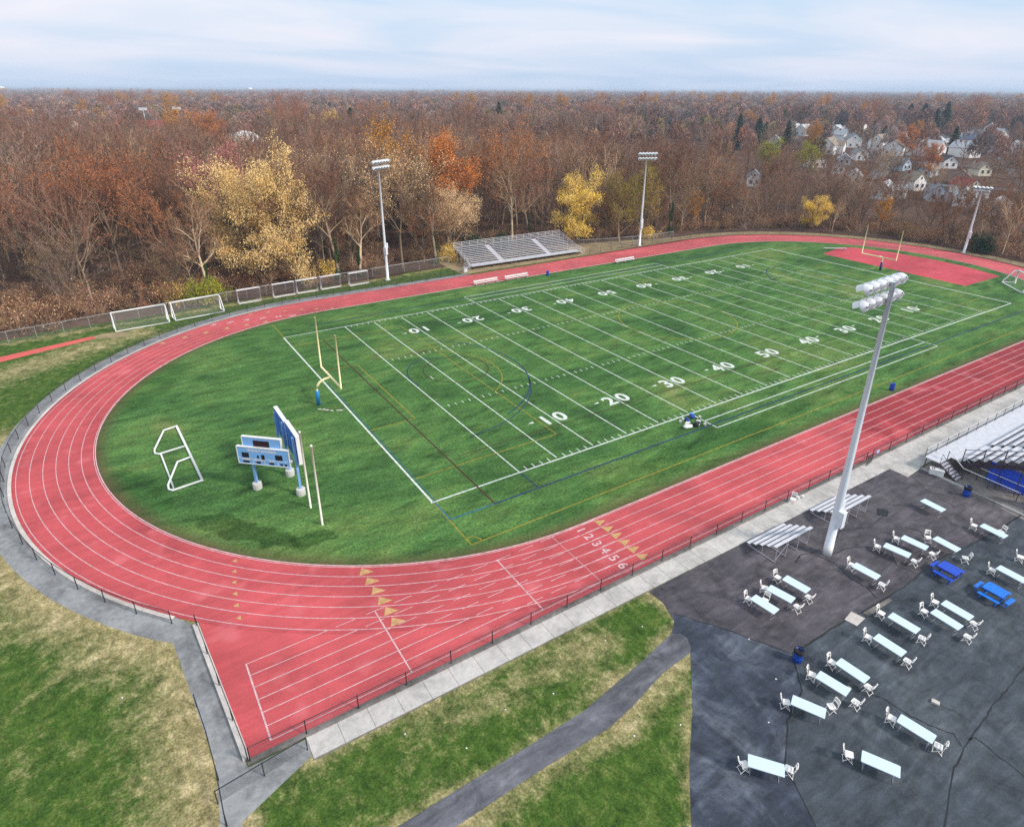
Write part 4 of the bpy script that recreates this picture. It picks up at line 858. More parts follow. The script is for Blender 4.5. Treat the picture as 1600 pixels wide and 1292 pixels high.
scrap = MB(); rq = random.Random(3)
scrap.add([(-.055, -.035, .015), (.045, -.04, .03), (.06, .035, .015), (0, .05, .04), (-.045, .03, .02)], [(0, 1, 2, 3, 4)])
scrap_t = thing('paper_scrap', 'x', 'litter'); scrap.build('sheet', M['white'], scrap_t)
for x, y in ((-6.5, -20.2), (-14.8, -21.1), (-17.9, -22.0), (-20.4, -19.4), (-3.6, -20.6), (-9.6, -26.4), (-6.9, -27.3), (-11.8, -21.7), (-33.6, -8.2), (1.6, -25.2), (.4, -28.2), (-2.5, -29.9)):
    again(scrap_t, 'tiny white paper scrap lying on the grass or paving', (x, y, .02), rq.uniform(0, 6), 'paper scraps on the ground')

# blue picnic tables
def picnic(label, loc, rz, mat, benches):
    t = thing('picnic_table', label, 'picnic table', loc, rz)
    MB().rbox((0, 0, .74), (1.35, 1.05, .05), .05).build('tabletop', mat, t)
    b = MB()
    for k in range(6): b.box((-.56+.225*k, 0, .768), (.16, .98, .012))
    b.build('top_slats', mat, t)
    for s in (-1, 1): MB().tube([(s*.5, -.3, .72), (s*.5, -.3, .03), (s*.5, .3, .03), (s*.5, .3, .72)], .035, 6).build('leg_frame', mat, t)
    for k in benches:
        a = R_(90*k); L, off = ((1.0, 1.0) if k % 2 == 0 else (1.35, .86)); cx, cy = math.cos(a)*off, math.sin(a)*off
        s_ = MB().rbox((cx, cy, .45), (.30, L, .05), .04, a).build('bench_seat', mat, t)
        l = MB()
        for q in (-1, 1):
            px, py = cx-math.sin(a)*q*L*.38, cy+math.cos(a)*q*L*.38; l.tube([(px, py, .43), (px, py, .03)], .035, 6); l.tube([(px, py, .1), (px-math.cos(a)*.6, py-math.sin(a)*.6, .1)], .03, 6)
        l.build('bench_leg', mat, s_)
picnic('darker blue picnic table with benches, near the table trio under the light pole', (19.15, -29.1, .01), R_(-91), M['blue'], (2, 3, 1))
picnic('brighter blue picnic table with benches on all its sides', (19.5, -32.0, .01), R_(-91), M['bluelight'], (0, 1, 2, 3))

# ---------------------------------------------------------------- bleachers
def small_bleacher(label, loc):
    t = thing('small_bleacher', label, 'bleachers', loc, math.pi, 'small bleachers on the plaza'); L = 4.6
    for k in range(5):
        MB().box((0, -.28*2+.56*k-.56, .45+.28*k), (L, .26, .04)).build('seat_plank', M['alubright'], t)
    for x in (-2.0, -.7, .7, 2.0):
        b = MB().tube([(x, -1.3, .06), (x, 1.25, .06)], .03, 5).tube([(x, -1.3, .30), (x, 1.2, 1.52)], .03, 5).tube([(x, 1.2, .06), (x, 1.2, 1.52)], .03, 5).tube([(x, 0, .06), (x, 0, .9)], .03, 5).tube([(x, -1.12, .06), (x, -1.12, .43)], .03, 5)
        b.build('support_frame', M['alu'], t)
    MB().tube([(-2, 1.2, .2), (-.7, 1.2, 1.3)], .02, 5).tube([(.7, 1.2, 1.3), (2, 1.2, .2)], .02, 5).tube([(-2, -1.12, .1), (-.7, -1.12, .4)], .02, 5).tube([(-.7, -1.12, .4), (.7, -1.12, .1)], .02, 5).tube([(.7, -1.12, .4), (2, -1.12, .1)], .02, 5).build('cross_brace', M['alu'], t)
small_bleacher('small aluminium bleacher beside the three tables, farther from the light pole', (11.5, -20.0, .005))
small_bleacher('small aluminium bleacher partly hidden behind the light pole', (19.6, -20.0, .005))

def grandstand():
    t = thing('grandstand', 'large aluminium grandstand with a raised front deck, steps and ramp', 'grandstand', (33.3, -19.9, 0)); A, D_ = M['alubright'], M['darkmetal']
    L = 46; dz = 1.15; n = 12
    MB().box((L/2, -.7, dz), (L, 1.4, .06)).box((L/2+1.0, -1.86, dz), (L-2.0, .9, .06)).build('deck', A, t)
    SEC = ((2.0, 5.2), (6.8, 22.0), (23.6, L))
    for k in range(n):
        y = -2.75-.80*k; z = dz+.18+.36*k
        for a, b in SEC:
            MB().box(((a+b)/2, y, z+.42), (b-a, .27, .05)).build('seat_plank', A, t)
            MB().box(((a+b)/2, y-.16, z+.30), (b-a, .03, .16)).build('shadow_riser', D_, t)  # dark colour paints in the shadow line between seat rows
        MB().box((L/2+1.0, y+.38, z), (L-2, .36, .04)).build('foot_plank', M['alu'], t)
    for k in range(n):
        y = -2.45-.80*k; z = dz+.20+.36*k
        for x0 in (6.0, 22.8): MB().box((x0, y-.16, z+.05), (1.3, .60, .22)).build('aisle_step', A, t)
    r = MB()
    for zz in (.5, .95): r.tube([(0, -.03, dz+zz), (L, -.03, dz+zz)], .03, 6)
    r.tube([(0, -.03, dz+.95), (0, -1.0, dz+.95)], .03, 6); r.tube([(0, -.03, dz+.5), (0, -1.0, dz+.5)], .025, 6); r.build('front_rail', A, t)
    f = None
    for k in range(24):
        if f is None: f = MB().tube([(0, -.03, dz), (0, -.03, dz+.97)], .03, 6).build('rail_post', D_, t); c = f
        else: c = f.copy(); COL.objects.link(c); c.parent = t
        c.location = (k*2.0, 0, 0)
    f = None
    for k in range(20):
        for y in (-.15, -2.2):
            if f is None: f = MB().tube([(0, 0, 0), (0, 0, dz)], .05, 6).build('support_leg', D_, t); c = f
            else: c = f.copy(); COL.objects.link(c); c.parent = t
            c.location = (.1+k*2.4, y, 0)
    e = MB(); 
    for k in range(7):
        y = -2.4-1.55*k; z = dz+.3+.36*1.94*k; e.tube([(1.9, y, 0), (1.9, y, z+1.15)], .045, 6)
    e.build('end_post', D_, t)
    MB().tube([(1.9, -2.4, dz+1.35), (1.9, -11.7, dz+1.35+.45*9.3)], .03, 6).tube([(1.9, -2.4, dz+.9), (1.9, -11.7, dz+.9+.45*9.3)], .025, 6).build('end_rail', D_, t)
    MB().quad((2.0, -2.3, dz-.1), (2.0, -11.9, dz+4.1), (2.0, -11.9, dz+3.6), (2.0, -2.3, dz-.5)).build('end_girder', D_, t)
    u = MB()
    for k in range(12):
        for y in (-4.5, -7.5, -11): u.tube([(3+k*3.6, y, 0), (3+k*3.6, y, dz+.2+.45*(-y-2.6))], .06, 5)
        u.tube([(3+k*3.6, -11, .1), (3+k*3.6, -4.5, dz+.6)], .05, 5)
        u.build('under_frame', D_, t); u = MB()
    s = MB()
    for k in range(6): s.box((.62, -1.55-.27*k, dz-.17*(k+1)), (1.15, .26, .045))
    s.build('stair_tread', M['alu'], t)
    for x in (.02, 1.22):
        MB().tube([(x, -1.4, dz-.06), (x, -3.1, .02)], .06, 6).build('stair_stringer', D_, t)
    MB().tube([(.02, -1.4, dz), (.02, -1.4, dz+.95), (.02, -2.9, .95), (.02, -2.9, 0)], .03, 6).build('stair_rail', D_, t)
    for x, y1_, zo in ((1.28, -7.6, 0), (2.5, -8.2, .1)):
        MB().tube([(x, -1.4, dz+.95+zo), (x, -2.9, .98+zo), (x, y1_, .90+zo)], .035, 6).build('stair_rail', M['white'], t)
    p = MB()
    for x, y in ((1.28, -1.4), (1.28, -3.0), (1.28, -5.2), (1.28, -7.5), (2.5, -3.0), (2.5, -5.6), (2.5, -8.1)): p.tube([(x, y, 0), (x, y, 1.0 if y < -2 else dz+.95)], .035, 6)
    p.build('rail_support', D_, t)
grandstand()
for lab, y0, y1 in (('blue screen panel under the grandstand, nearest the steps', -24.3, -27.3), ('blue screen panel under the grandstand beyond the ramp rail, farther from the steps', -27.45, -30.2)):
    t = thing('screen_panel', lab, 'screen', (36.0 if y0 > -26 else 34.9, (y0+y1)/2-(0 if y0 > -26 else .6), 0)); L = abs(y1-y0)
    MB().box((0, 0, 1.05), (.06, L, 1.95)).build('sheet', M['tarp'], t)
    for s in (-1, 1): MB().tube([(0, s*(L/2+.04), 0), (0, s*(L/2+.04), 2.1)], .035, 6).build('post', M['darkmetal'], t)

def far_bleacher():
    t = thing('spectator_bleacher', 'long aluminium bleacher with two aisles and a back rail before the wood', 'bleachers', (33.3, 68.2, 0), R_(-1.2)); A = M['alubright']
    L = 27.0; n = 10; dz = .65; y0 = 1.6
    MB().box((L/2, .8, dz), (L, 1.6, .06)).build('deck', A, t)
    for k in range(n):
        y = y0+.25+.66*k; z = dz+.08+.20*k
        for a, b in ((0, 7.0), (8.3, 18.9), (20.2, L)): MB().box(((a+b)/2, y+.14, z+.30), (b-a, .28, .05)).build('seat_plank', A, t)
        MB().box((L/2, y-.20, z), (L, .40, .04)).build('foot_plank', A, t)
        for a in (7.65, 19.55): MB().box((a, y+.03, z+.10), (1.1, .60, .2)).build('aisle_step', M['alu'], t)
    yb = y0+.66*n+.1; zb = dz+.2*n
    r = MB()
    for zz in (.3, .6, .9, 1.2): r.tube([(0, yb, zb+zz), (L, yb, zb+zz)], .035, 5)
    r.build('back_rail', A, t); f = None
    for k in range(15):
        if f is None: f = MB().tube([(0, yb, 0), (0, yb, zb+1.22)], .045, 5).build('back_post', A, t); c = f
        else: c = f.copy(); COL.objects.link(c); c.parent = t
        c.location = (L*k/14, 0, 0)
    for x in (0, L):
        e = MB()
        for zz in (.6, 1.0, 1.4): e.tube([(x, y0, dz+zz*.82), (x, yb, zb+zz*.82)], .035, 5)
        for k in range(5): e.tube([(x, y0+(yb-y0)*k/4, 0), (x, y0+(yb-y0)*k/4, dz+(zb-dz)*k/4+1.15)], .035, 5)
        e.tube([(x, 0, dz), (x, 0, dz+1), (x, y0, dz+1)], .03, 5); e.build('end_rail', A, t)
    r = MB(); r.tube([(0, 0, dz+.95), (L, 0, dz+.95)], .02, 5); r.tube([(0, 0, dz+.5), (L, 0, dz+.5)], .018, 5)
    for k in range(15): r.tube([(L*k/14, 0, dz), (L*k/14, 0, dz+.95)], .018, 5)
    r.build('front_rail', M['steel'], t); u = MB()
    for k in range(13):
        x = .4+k*(L-.8)/12
        for y in (.15, 1.6, 4, 6.5, 8): u.tube([(x, y, 0), (x, y, dz+max(0, (y-y0))*.29)], .05, 5)
        u.box((x, 4, .06), (.12, 7.8, .1)); u.build('under_frame', M['wood'], t); u = MB()
    for s, x in ((1, L), (-1, 0)):
        q = MB()
        for k in range(4): q.box((x+s*(.2+.28*k), .8, dz-.2*(k+1)+.05), (.3, 1.2, .05))
        q.build('stair_tread', A, t); q = MB()
        for y in (.2, 1.4): q.tube([(x, y, dz+.95), (x+s*1.3, y, .95), (x+s*1.3, y, 0)], .035, 5); q.tube([(x, y, dz+.5), (x+s*1.3, y, .5)], .03, 5)
        q.build('stair_rail', A, t)
far_bleacher()
t = thing('equipment_box', 'white equipment box by the nearer foot of the far bleachers', 'box', (31.3, 67.6, 0), R_(10)); MB().rbox((0, 0, .4), (.9, .6, .8), .04).build('body', M['white'], t); MB().rbox((0, 0, .83), (.95, .65, .06), .04).build('lid', M['alu'], t)

# ---------------------------------------------------------------- the wood: tree prototypes
M['bark'] = plant_mat('bark', (.14, .100, .072), (.30, .220, .150), None, 1.0)
M['bark_dark'] = plant_mat('bark_dark', (.055, .038, .034), (.11, .075, .058), None, 1.0)
M['bark_pale'] = plant_mat('bark_pale', (.42, .33, .23), (.54, .44, .31), None, 1.0)
M['twig_a'] = plant_mat('twig_rosy', (.350, .170, .115), (.215, .115, .082), (.265, .130, .092))
M['twig_b'] = plant_mat('twig_tan', (.420, .260, .150), (.255, .150, .098), (.340, .205, .122))
M['twig_c'] = plant_mat('twig_grey', (.360, .255, .205), (.190, .125, .098), (.275, .190, .150))
M['twig_d'] = plant_mat('twig_rust', (.360, .150, .072), (.250, .120, .070), (.275, .135, .078))
M['leaf_cream'] = plant_mat('leaf_cream', (.88, .64, .30), (.88, .64, .30), (.74, .50, .20), .5, .8, 1.2)
M['leaf_yellow'] = plant_mat('leaf_yellow', (.92, .64, .10), (.92, .64, .10), (.78, .56, .22), .6, .75, 1.25)
M['leaf_orange'] = plant_mat('leaf_orange', (.60, .21, .055), (.60, .21, .055), (.46, .18, .065), .6, .7, 1.3)
M['leaf_gold'] = plant_mat('leaf_gold', (.74, .36, .040), (.58, .26, .030), (.42, .19, .040), .9)
M['leaf_rust'] = plant_mat('leaf_rust', (.52, .16, .060), (.42, .17, .08), (.38, .13, .06), .7)
M['leaf_pink'] = plant_mat('leaf_pink', (.48, .17, .17), (.48, .17, .17), (.36, .14, .13), .9)
M['leaf_tan'] = plant_mat('leaf_tan', (.80, .56, .32), (.80, .56, .32), (.66, .45, .25), .6, .75, 1.25)
M['leaf_olive'] = plant_mat('leaf_olive', (.24, .20, .035), (.24, .20, .035), (.33, .25, .05), .9)
M['leaf_green'] = plant_mat('leaf_yellowgreen', (.22, .26, .03), (.30, .30, .03), (.40, .36, .03), .9)
M['needle'] = plant_mat('needle', (.030, .062, .030), (.045, .075, .035), (.020, .045, .026), .8)

class Tree:
    """branches as tapered tubes (trunk mesh), twigs and leaves as many small faces (crown mesh)"""
    def __init__(s, seed): s.r = np.random.default_rng(seed); s.tv = []; s.tf = []; s.tw = []; s.lv = []
    def tube(s, P, Rr, n):
        P = np.array(P); o = len(s.tv); L = len(P)
        for i in range(L):
            d = P[min(i+1, L-1)]-P[max(i-1, 0)]; d = d/np.linalg.norm(d)
            a = np.cross(d, (0, 0, 1) if abs(d[2]) < .9 else (1, 0, 0)); a /= np.linalg.norm(a); b = np.cross(d, a)
            for k in range(n):
                th = 2*math.pi*k/n; s.tv.append(tuple(P[i]+(a*math.cos(th)+b*math.sin(th))*Rr[i]))
        for i in range(L-1):
            for k in range(n): s.tf.append((o+i*n+k, o+i*n+(k+1) % n, o+(i+1)*n+(k+1) % n, o+(i+1)*n+k))
    def line(s, p, d, L, seg, bend, upw):
        P = [np.array(p, float)]; d = np.array(d, float)
        for k in range(seg):
            d = d+s.r.normal(0, bend, 3)+np.array((0, 0, upw)); d /= np.linalg.norm(d); P.append(P[-1]+d*L/seg)
        return P, d
    def side(s, d, ang):
        a = np.cross(d, s.r.normal(0, 1, 3)); a /= np.linalg.norm(a); return d*math.cos(ang)+a*math.sin(ang)
    def grow(s, H, cr, base, limbs=8, n2=7, n3=7, n4=6, r0=.40, twl=1.25, tww=.066, lean=.05, forks=1, spread=(.55, 1.05), flat=.0):
        r = s.r
        for f in range(forks):
            d0 = np.array((r.normal(0, lean+.18*(forks > 1)), r.normal(0, lean+.18*(forks > 1)), 1.0)); d0 /= np.linalg.norm(d0)
            T, _ = s.line((r.normal(0, .25)*(forks > 1), r.normal(0, .25)*(forks > 1), -.1), d0, H*.76, 7, .05, .05); rr0 = r0/forks**.4
            s.tube(T, [rr0*(1-.82*k/7) for k in range(8)], 6); T = np.array(T)
            for i in range(limbs):
                t = base+(.97-base)*(i+r.uniform(0, .8))/limbs; k = t*7; k0 = min(int(k), 6); p = T[k0]+(T[k0+1]-T[k0])*(k-k0)
                az = i*2.4+r.uniform(-.5, .5)+f*1.9; el = r.uniform(*spread)+.35*(t-base); prof = math.sin(min(1, .42+.53*(t-base)/(1-base))*math.pi*.86)**.7
                d = np.array((math.cos(az)*math.cos(el), math.sin(az)*math.cos(el), math.sin(el)))
                L = cr*r.uniform(.8, 1.2)*max(.4, prof)/max(.62, math.cos(el))
                B, _ = s.line(p, d, L, 5, .13, .06-flat); rb = rr0*(1-.75*t)*.70
                s.tube(B, [max(.05, rb*(1-.75*q/5)) for q in range(6)], 4); B = np.array(B)
                for j in range(n2):
                    tj = .25+.75*(j+r.uniform(0, .9))/n2; kk = min(tj, .999)*5; a0 = int(kk); pj = B[a0]+(B[a0+1]-B[a0])*(kk-a0); dj = s.side((B[a0+1]-B[a0])/np.linalg.norm(B[a0+1]-B[a0]), r.uniform(.4, .9)); dj[2] += .25; dj /= np.linalg.norm(dj)
                    L2 = L*r.uniform(.34, .55); C, _ = s.line(pj, dj, L2, 3, .16, .07); s.tube(C, [max(.034, rb*.46*(1-.65*q/3)) for q in range(4)], 3); C = np.array(C)
                    for m in range(n3):
                        tm = .2+.8*(m+r.uniform(0, .9))/n3; k3 = min(tm, .999)*3; c0 = int(k3); pm = C[c0]+(C[c0+1]-C[c0])*(k3-c0); dm = s.side((C[c0+1]-C[c0])/np.linalg.norm(C[c0+1]-C[c0]), r.uniform(.35, .9)); dm[2] += .18; dm /= np.linalg.norm(dm)
                        L3 = twl*r.uniform(.8, 1.5); e = pm+dm*L3; s.tw.append((pm, e, tww*1.25)); s.lv.append(e)
                        for q in range(n4):
                            tq = r.uniform(.15, 1); pq_ = pm+dm*L3*tq; dq = s.side(dm, r.uniform(.3, .9)); L4 = twl*r.uniform(.5, 1.0); e2 = pq_+dq*L4; s.tw.append((pq_, e2, tww)); s.lv.append(e2)
        return s
    def blades(s):
        a = np.array([t[0] for t in s.tw]); b = np.array([t[1] for t in s.tw]); w_ = np.array([t[2] for t in s.tw])
        d = b-a; q = np.cross(d, s.r.normal(0, 1, d.shape)); q /= np.linalg.norm(q, axis=1)[:, None]+1e-9
        v = np.stack([a-q*w_[:, None]/2, a+q*w_[:, None]/2, b], 1).reshape(-1, 3); return v, np.arange(len(v)).reshape(-1, 3)
    def leaves(s, frac, size, jit=.5, per=1):
        c = np.array(s.lv); c = np.repeat(c[s.r.random(len(c)) < frac], per, 0); c = c+s.r.normal(0, jit, c.shape)
        n = len(c); u = s.r.normal(0, 1, (n, 3)); u /= np.linalg.norm(u, axis=1)[:, None]; v = np.cross(u, s.r.normal(0, 1, (n, 3))); v /= np.linalg.norm(v, axis=1)[:, None]
        z = size*s.r.uniform(.6, 1.3, (n, 1)); P = np.stack([c-u*z, c-v*z*.7, c+u*z, c+v*z*.7], 1).reshape(-1, 3); return P, np.arange(len(P)).reshape(-1, 4)
def np_mesh(name, parts, mats):
    """parts: list of (verts, faces, material index)"""
    V = []; loops = []; st_ = []; tot = []; mi = []; o = 0; lo = 0
    for v, f, m in parts:
        v = np.asarray(v, np.float32); f = np.asarray(f, np.int32); V.append(v); loops.append((f+o).ravel()); k = f.shape[1]
        st_.append(lo+np.arange(len(f))*k); tot.append(np.full(len(f), k)); mi.append(np.full(len(f), m)); o += len(v); lo += f.size
    V = np.concatenate(V); loops = np.concatenate(loops); st_ = np.concatenate(st_); mi = np.concatenate(mi)
    me = bpy.data.meshes.new(name); me.vertices.add(len(V)); me.vertices.foreach_set('co', V.ravel()); me.loops.add(len(loops)); me.loops.foreach_set('vertex_index', loops.astype(np.int32))
    me.polygons.add(len(st_)); me.polygons.foreach_set('loop_start', st_.astype(np.int32)); me.polygons.foreach_set('material_index', mi.astype(np.int32))
    for k in mats: me.materials.append(k)
    me.update(calc_edges=True); me.validate(); return me
WOOD = []   # (trunk mesh, crown mesh, joined mesh, height)
def proto(seed, bark, twig, leaf=None, lf=(.2, .2, .4, 1), ivy=False, **kw):
    t = Tree(seed).grow(**kw); bv, bf = t.blades(); parts = [(bv, bf, 0)]; mats = [twig]
    if leaf is not None: lv, lf_ = t.leaves(*lf); parts.append((lv, lf_, 1)); mats.append(leaf)
    trunk = np_mesh('trunk', [(t.tv, np.array(t.tf), 0)], [bark]); crown = np_mesh('crown', parts, mats)
    joined = np_mesh('wood_tree', [(t.tv, np.array(t.tf), 0)]+[(v, f, m+1) for v, f, m in parts], [bark]+mats)
    iv = None
    if ivy:
        r = np.random.default_rng(seed+9); n = 900; z = r.uniform(0, kw['H']*.40, n); th = r.uniform(0, 6.28, n); z = z*r.random(n)**.35; rad = r.uniform(.1, .5, n)*(1.1-z/(kw['H']*.5))*(1+.7*np.sin(z*1.9+seed))
        c = np.stack([np.cos(th)*rad, np.sin(th)*rad, z], 1); u = r.normal(0, 1, (n, 3)); u /= np.linalg.norm(u, axis=1)[:, None]; v = np.cross(u, r.normal(0, 1, (n, 3))); v /= np.linalg.norm(v, axis=1)[:, None]; s_ = .16
        iv = np_mesh('ivy', [(np.stack([c-u*s_, c-v*s_, c+u*s_, c+v*s_], 1).reshape(-1, 3), np.arange(4*n).reshape(-1, 4), 0)], [M['ivy']])
    return dict(trunk=trunk, crown=crown, joined=joined, H=float(np.percentile(np.array([q[1][2] for q in t.tw]), 97)), ivy=iv)
def tree_thing(p, name, label, loc, rz, s, cat='tree', group=None):
    t = thing(name, label, cat, loc, rz, group); t.scale = (s*1.0, s*1.0, s)
    for k in ('trunk', 'crown', 'ivy'):
        if p.get(k) is not None:
            o = bpy.data.objects.new(k, p[k]); COL.objects.link(o); o.parent = t
    return t
BARE = []
for sd_, bark, twig, leaf, lf, kw in (
    (11, 'bark', 'twig_a', None, None, dict(H=21, cr=9.6, base=.36, limbs=9)),
    (12, 'bark_pale', 'twig_b', None, None, dict(H=20, cr=8.4, base=.42, limbs=9, r0=.22)),
    (13, 'bark', 'twig_c', None, None, dict(H=22, cr=11, base=.32, limbs=10, spread=(.4, .9))),
    (14, 'bark_dark', 'twig_a', 'leaf_rust', (.035, .17, .5, 2), dict(H=21, cr=10.5, base=.34, limbs=9)),
    (15, 'bark', 'twig_d', 'leaf_rust', (.06, .16, .5, 2), dict(H=19, cr=9.4, base=.34, limbs=9, flat=.02)),
    (16, 'bark_pale', 'twig_b', 'leaf_tan', (.05, .16, .5, 2), dict(H=18, cr=8.6, base=.36, limbs=8, forks=2)),
    (17, 'bark', 'twig_a', None, None, dict(H=23, cr=10, base=.45, limbs=9, forks=1, lean=.08)),
    (18, 'bark_dark', 'twig_c', None, None, dict(H=20, cr=10.6, base=.30, limbs=9, forks=2, n2=5)),
    (19, 'bark', 'twig_d', None, None, dict(H=17, cr=8.2, base=.28, limbs=9, r0=.2)),
): BARE.append(proto(sd_, M[bark], M[twig], M[leaf] if leaf else None, lf, **kw))
IVY = [proto(31, M['bark'], M['twig_a'], ivy=True, H=20, cr=4.6, base=.42, limbs=8), proto(32, M['bark_pale'], M['twig_b'], ivy=True, H=18, cr=4.2, base=.4, limbs=8)]
def leafy(seed, leaf, H, cr, base=.22, frac=.75, size=.26, per=2, twig='twig_b', bark='bark', **kw):
    return proto(seed, M[bark], M[twig], M[leaf], (frac, size*.85, .6, int(per*1.4)), H=H, cr=cr, base=base, **kw)
LF = dict(cream=leafy(52, 'leaf_cream', 18, 9.6, .18, .8, .17, 8, limbs=24, n2=7, n3=6, lean=0, spread=(.1, 1.05)), orange=leafy(42, 'leaf_orange', 20, 5.6, .3, .8, .19, 5), gold=leafy(43, 'leaf_gold', 20, 6.6, .3, .6, .19, 4),
          rusty=leafy(44, 'leaf_orange', 24, 9.0, .36, .36, .17, 3, 'twig_d', limbs=11, n2=7), yellow=leafy(45, 'leaf_yellow', 15, 7.4, .10, .85, .18, 6, limbs=10, spread=(.3, .95)), pale=leafy(46, 'leaf_tan', 14, 8, .16, .6, .16, 5, limbs=10, spread=(.3, .95)),
          olive=leafy(47, 'leaf_olive', 15, 7, .14, .5, .17, 4), rust=leafy(48, 'leaf_rust', 21, 8.4, .3, .30, .17, 4, 'twig_d', limbs=10), pink=leafy(49, 'leaf_pink', 21, 7, .4, .6, .18, 4),
          tan=leafy(50, 'leaf_tan', 21, 7.4, .42, .34, .16, 3), green=leafy(51, 'leaf_green', 12, 5, .15, .6, .2, 4))
def conifer(seed, H, cr):
    r = np.random.default_rng(seed); V = []
    for k in range(int(H*7)):
        t = (k+.5)/(H*7); z = H*(.08+.92*t); R0 = cr*(1-t)**.62*r.uniform(.6, 1.15)+.35
        for q in range(9):
            th = r.uniform(0, 6.28); L = R0*r.uniform(.5, 1); wd = .38+.3*R0*.34; c, s_ = math.cos(th), math.sin(th); dz = -.22*L+r.normal(0, .15)
            a = (0, 0, z); m = (c*L*.6-s_*wd, s_*L*.6+c*wd, z+dz*.5); e = (c*L, s_*L, z+dz); n = (c*L*.6+s_*wd, s_*L*.6-c*wd, z+dz*.5-.1); V += [a, m, e, n]
    tv = []; n = 6
    for zz, rd in ((-.1, .28), (H*.95, .03)): tv += [(rd*math.cos(6.283*k/n), rd*math.sin(6.283*k/n), zz) for k in range(n)]
    tf_ = np.array([(k, (k+1) % n, n+(k+1) % n, n+k) for k in range(n)]); cf = np.arange(len(V)).reshape(-1, 4)
    return dict(trunk=np_mesh('trunk', [(tv, tf_, 0)], [M['bark_dark']]), crown=np_mesh('crown', [(V, cf, 0)], [M['needle']]), joined=np_mesh('wood_tree', [(tv, tf_, 0), (V, cf, 1)], [M['bark_dark'], M['needle']]), H=H, ivy=None)
CON = [conifer(61, 19, 6.6), conifer(62, 15, 8.2)]
def bush(seed, H, cr, twig, leaf=None, frac=.1, size=.16):
    t = Tree(seed); r = t.r
    for f in range(13):
        az = r.uniform(0, 6.28); el = r.uniform(.55, 1.45); d = np.array((math.cos(az)*math.cos(el), math.sin(az)*math.cos(el), math.sin(el))); L = (H*.85 if el > 1 else cr)*r.uniform(.7, 1.1)
        B, _ = t.line((r.normal(0, cr*.3), r.normal(0, cr*.3), -.05), d, L, 4, .16, .02); t.tube(B, [.05, .04, .03, .02, .012], 3); B = np.array(B)
        for j in range(11):
            kk = r.uniform(.5, 3.99); a0 = int(kk); p = B[a0]+(B[a0+1]-B[a0])*(kk-a0); dj = t.side((B[a0+1]-B[a0])/np.linalg.norm(B[a0+1]-B[a0]), r.uniform(.3, 1.1)); L2 = r.uniform(.6, 1.3); e_ = p+dj*L2; t.tw.append((p, e_, .05)); t.lv.append(e_)
            for q in range(4): p2 = p+dj*L2*r.uniform(.2, 1); e2 = p2+t.side(dj, r.uniform(.4, 1))*r.uniform(.4, .9); t.tw.append((p2, e2, .045)); t.lv.append(e2)
    bv, bf = t.blades(); parts = [(bv, bf, 0)]; mats = [M[twig]]
    if leaf: lv, lf_ = t.leaves(frac, size*.55, .35, 6 if frac > .5 else 2); parts.append((lv, lf_, 1)); mats.append(M[leaf])
    return dict(trunk=np_mesh('stems', [(t.tv, np.array(t.tf), 0)], [M['bark']]), crown=np_mesh('crown', parts, mats), joined=np_mesh('wood_bush', [(t.tv, np.array(t.tf), 0)]+[(v, f, m+1) for v, f, m in parts], [M['bark']]+mats), H=H, ivy=None)
BUSH = [bush(71, 4.5, 2.6, 'twig_b'), bush(72, 3.6, 2.8, 'twig_d', 'leaf_tan', .10), bush(73, 5.2, 2.4, 'twig_c'), bush(74, 3.4, 2.4, 'twig_b', 'leaf_olive', .2), bush(75, 4.2, 2.8, 'twig_a', 'leaf_tan', .15)]
LBUSH = dict(yellow=bush(81, 4.8, 2.0, 'twig_b', 'leaf_yellow', .6, .22), green=bush(82, 4.0, 2.6, 'twig_b', 'leaf_green', .7, .22), dark=bush(83, 5, 2.4, 'twig_c', 'needle', 1.0, .3))

# ---------------------------------------------------------------- where the wood stands
FENCE_LINE = [(-76, 62.5), (-43.2, 67.0), (-31.5, 68.6), (-18.5, 70.4), (-5.7, 71.9), (16.3, 73.4), (31, 74.6), (33, 79.5), (61, 79.5), (63, 75.5), (70, 72.8), (80, 70.4), (91.4, 70.2)]
for k in range(1, 15): FENCE_LINE.append((91.44+46.2*math.cos(R_(90-9*k)), CY+46.2*math.sin(R_(90-9*k))))
XS = np.array([p[0] for p in FENCE_LINE[:13]]); YS = np.array([p[1] for p in FENCE_LINE[:13]])
def wood_depth(x, y):
    """distance into the wood; negative outside it"""
    if x <= 91.44: return y-float(np.interp(x, XS, YS))
    return math.hypot(x-91.44, y-CY)-46.2 if y > -30 else -1
HOUSES = [(348, 196), (432, 242), (502, 292), (615, 353), (572, 316), (640, 350), (812, 447), (789, 419), (640, 314), (472, 219), (362, 164), (486, 204), (578, 231), (225, 106), (199, 79), (228, 85), (207, 66), (318, 117), (276, 104), (288, 122), (205, 55), (197, 44), (203, 34), (299, 94), (429, 134), (672, 250), (287, 148), (235, 70), (350, 237), (186, 122), (433, 360), (528, 351), (262, 84), (250, 128), (395, 178), (540, 262), (330, 140), (700, 385), (455, 262), (520, 318), (660, 392), (540, 190), (610, 262), (395, 212), (385, 140), (715, 330), (880, 470), (470, 300), (560, 350), (392, 112), (306, 76), (425, 176), (455, 168), (268, 52), (372, 152), (318, 160), (398, 196), (265, 150)]
HX = np.array(HOUSES, float)
def town(x, y):
    """how far the place is built up: 1 in the streets, 0 in the wood"""
    d = np.hypot(HX[:, 0]-x, HX[:, 1]-y).min(); return d
def view(x, y):
    d = Vector((x, y, 10))-CAMP; z = d.dot(F); return (z, d.dot(rt)/z*1009.1) if z > 1 else (z, 9e9)
rng = random.Random(2024)
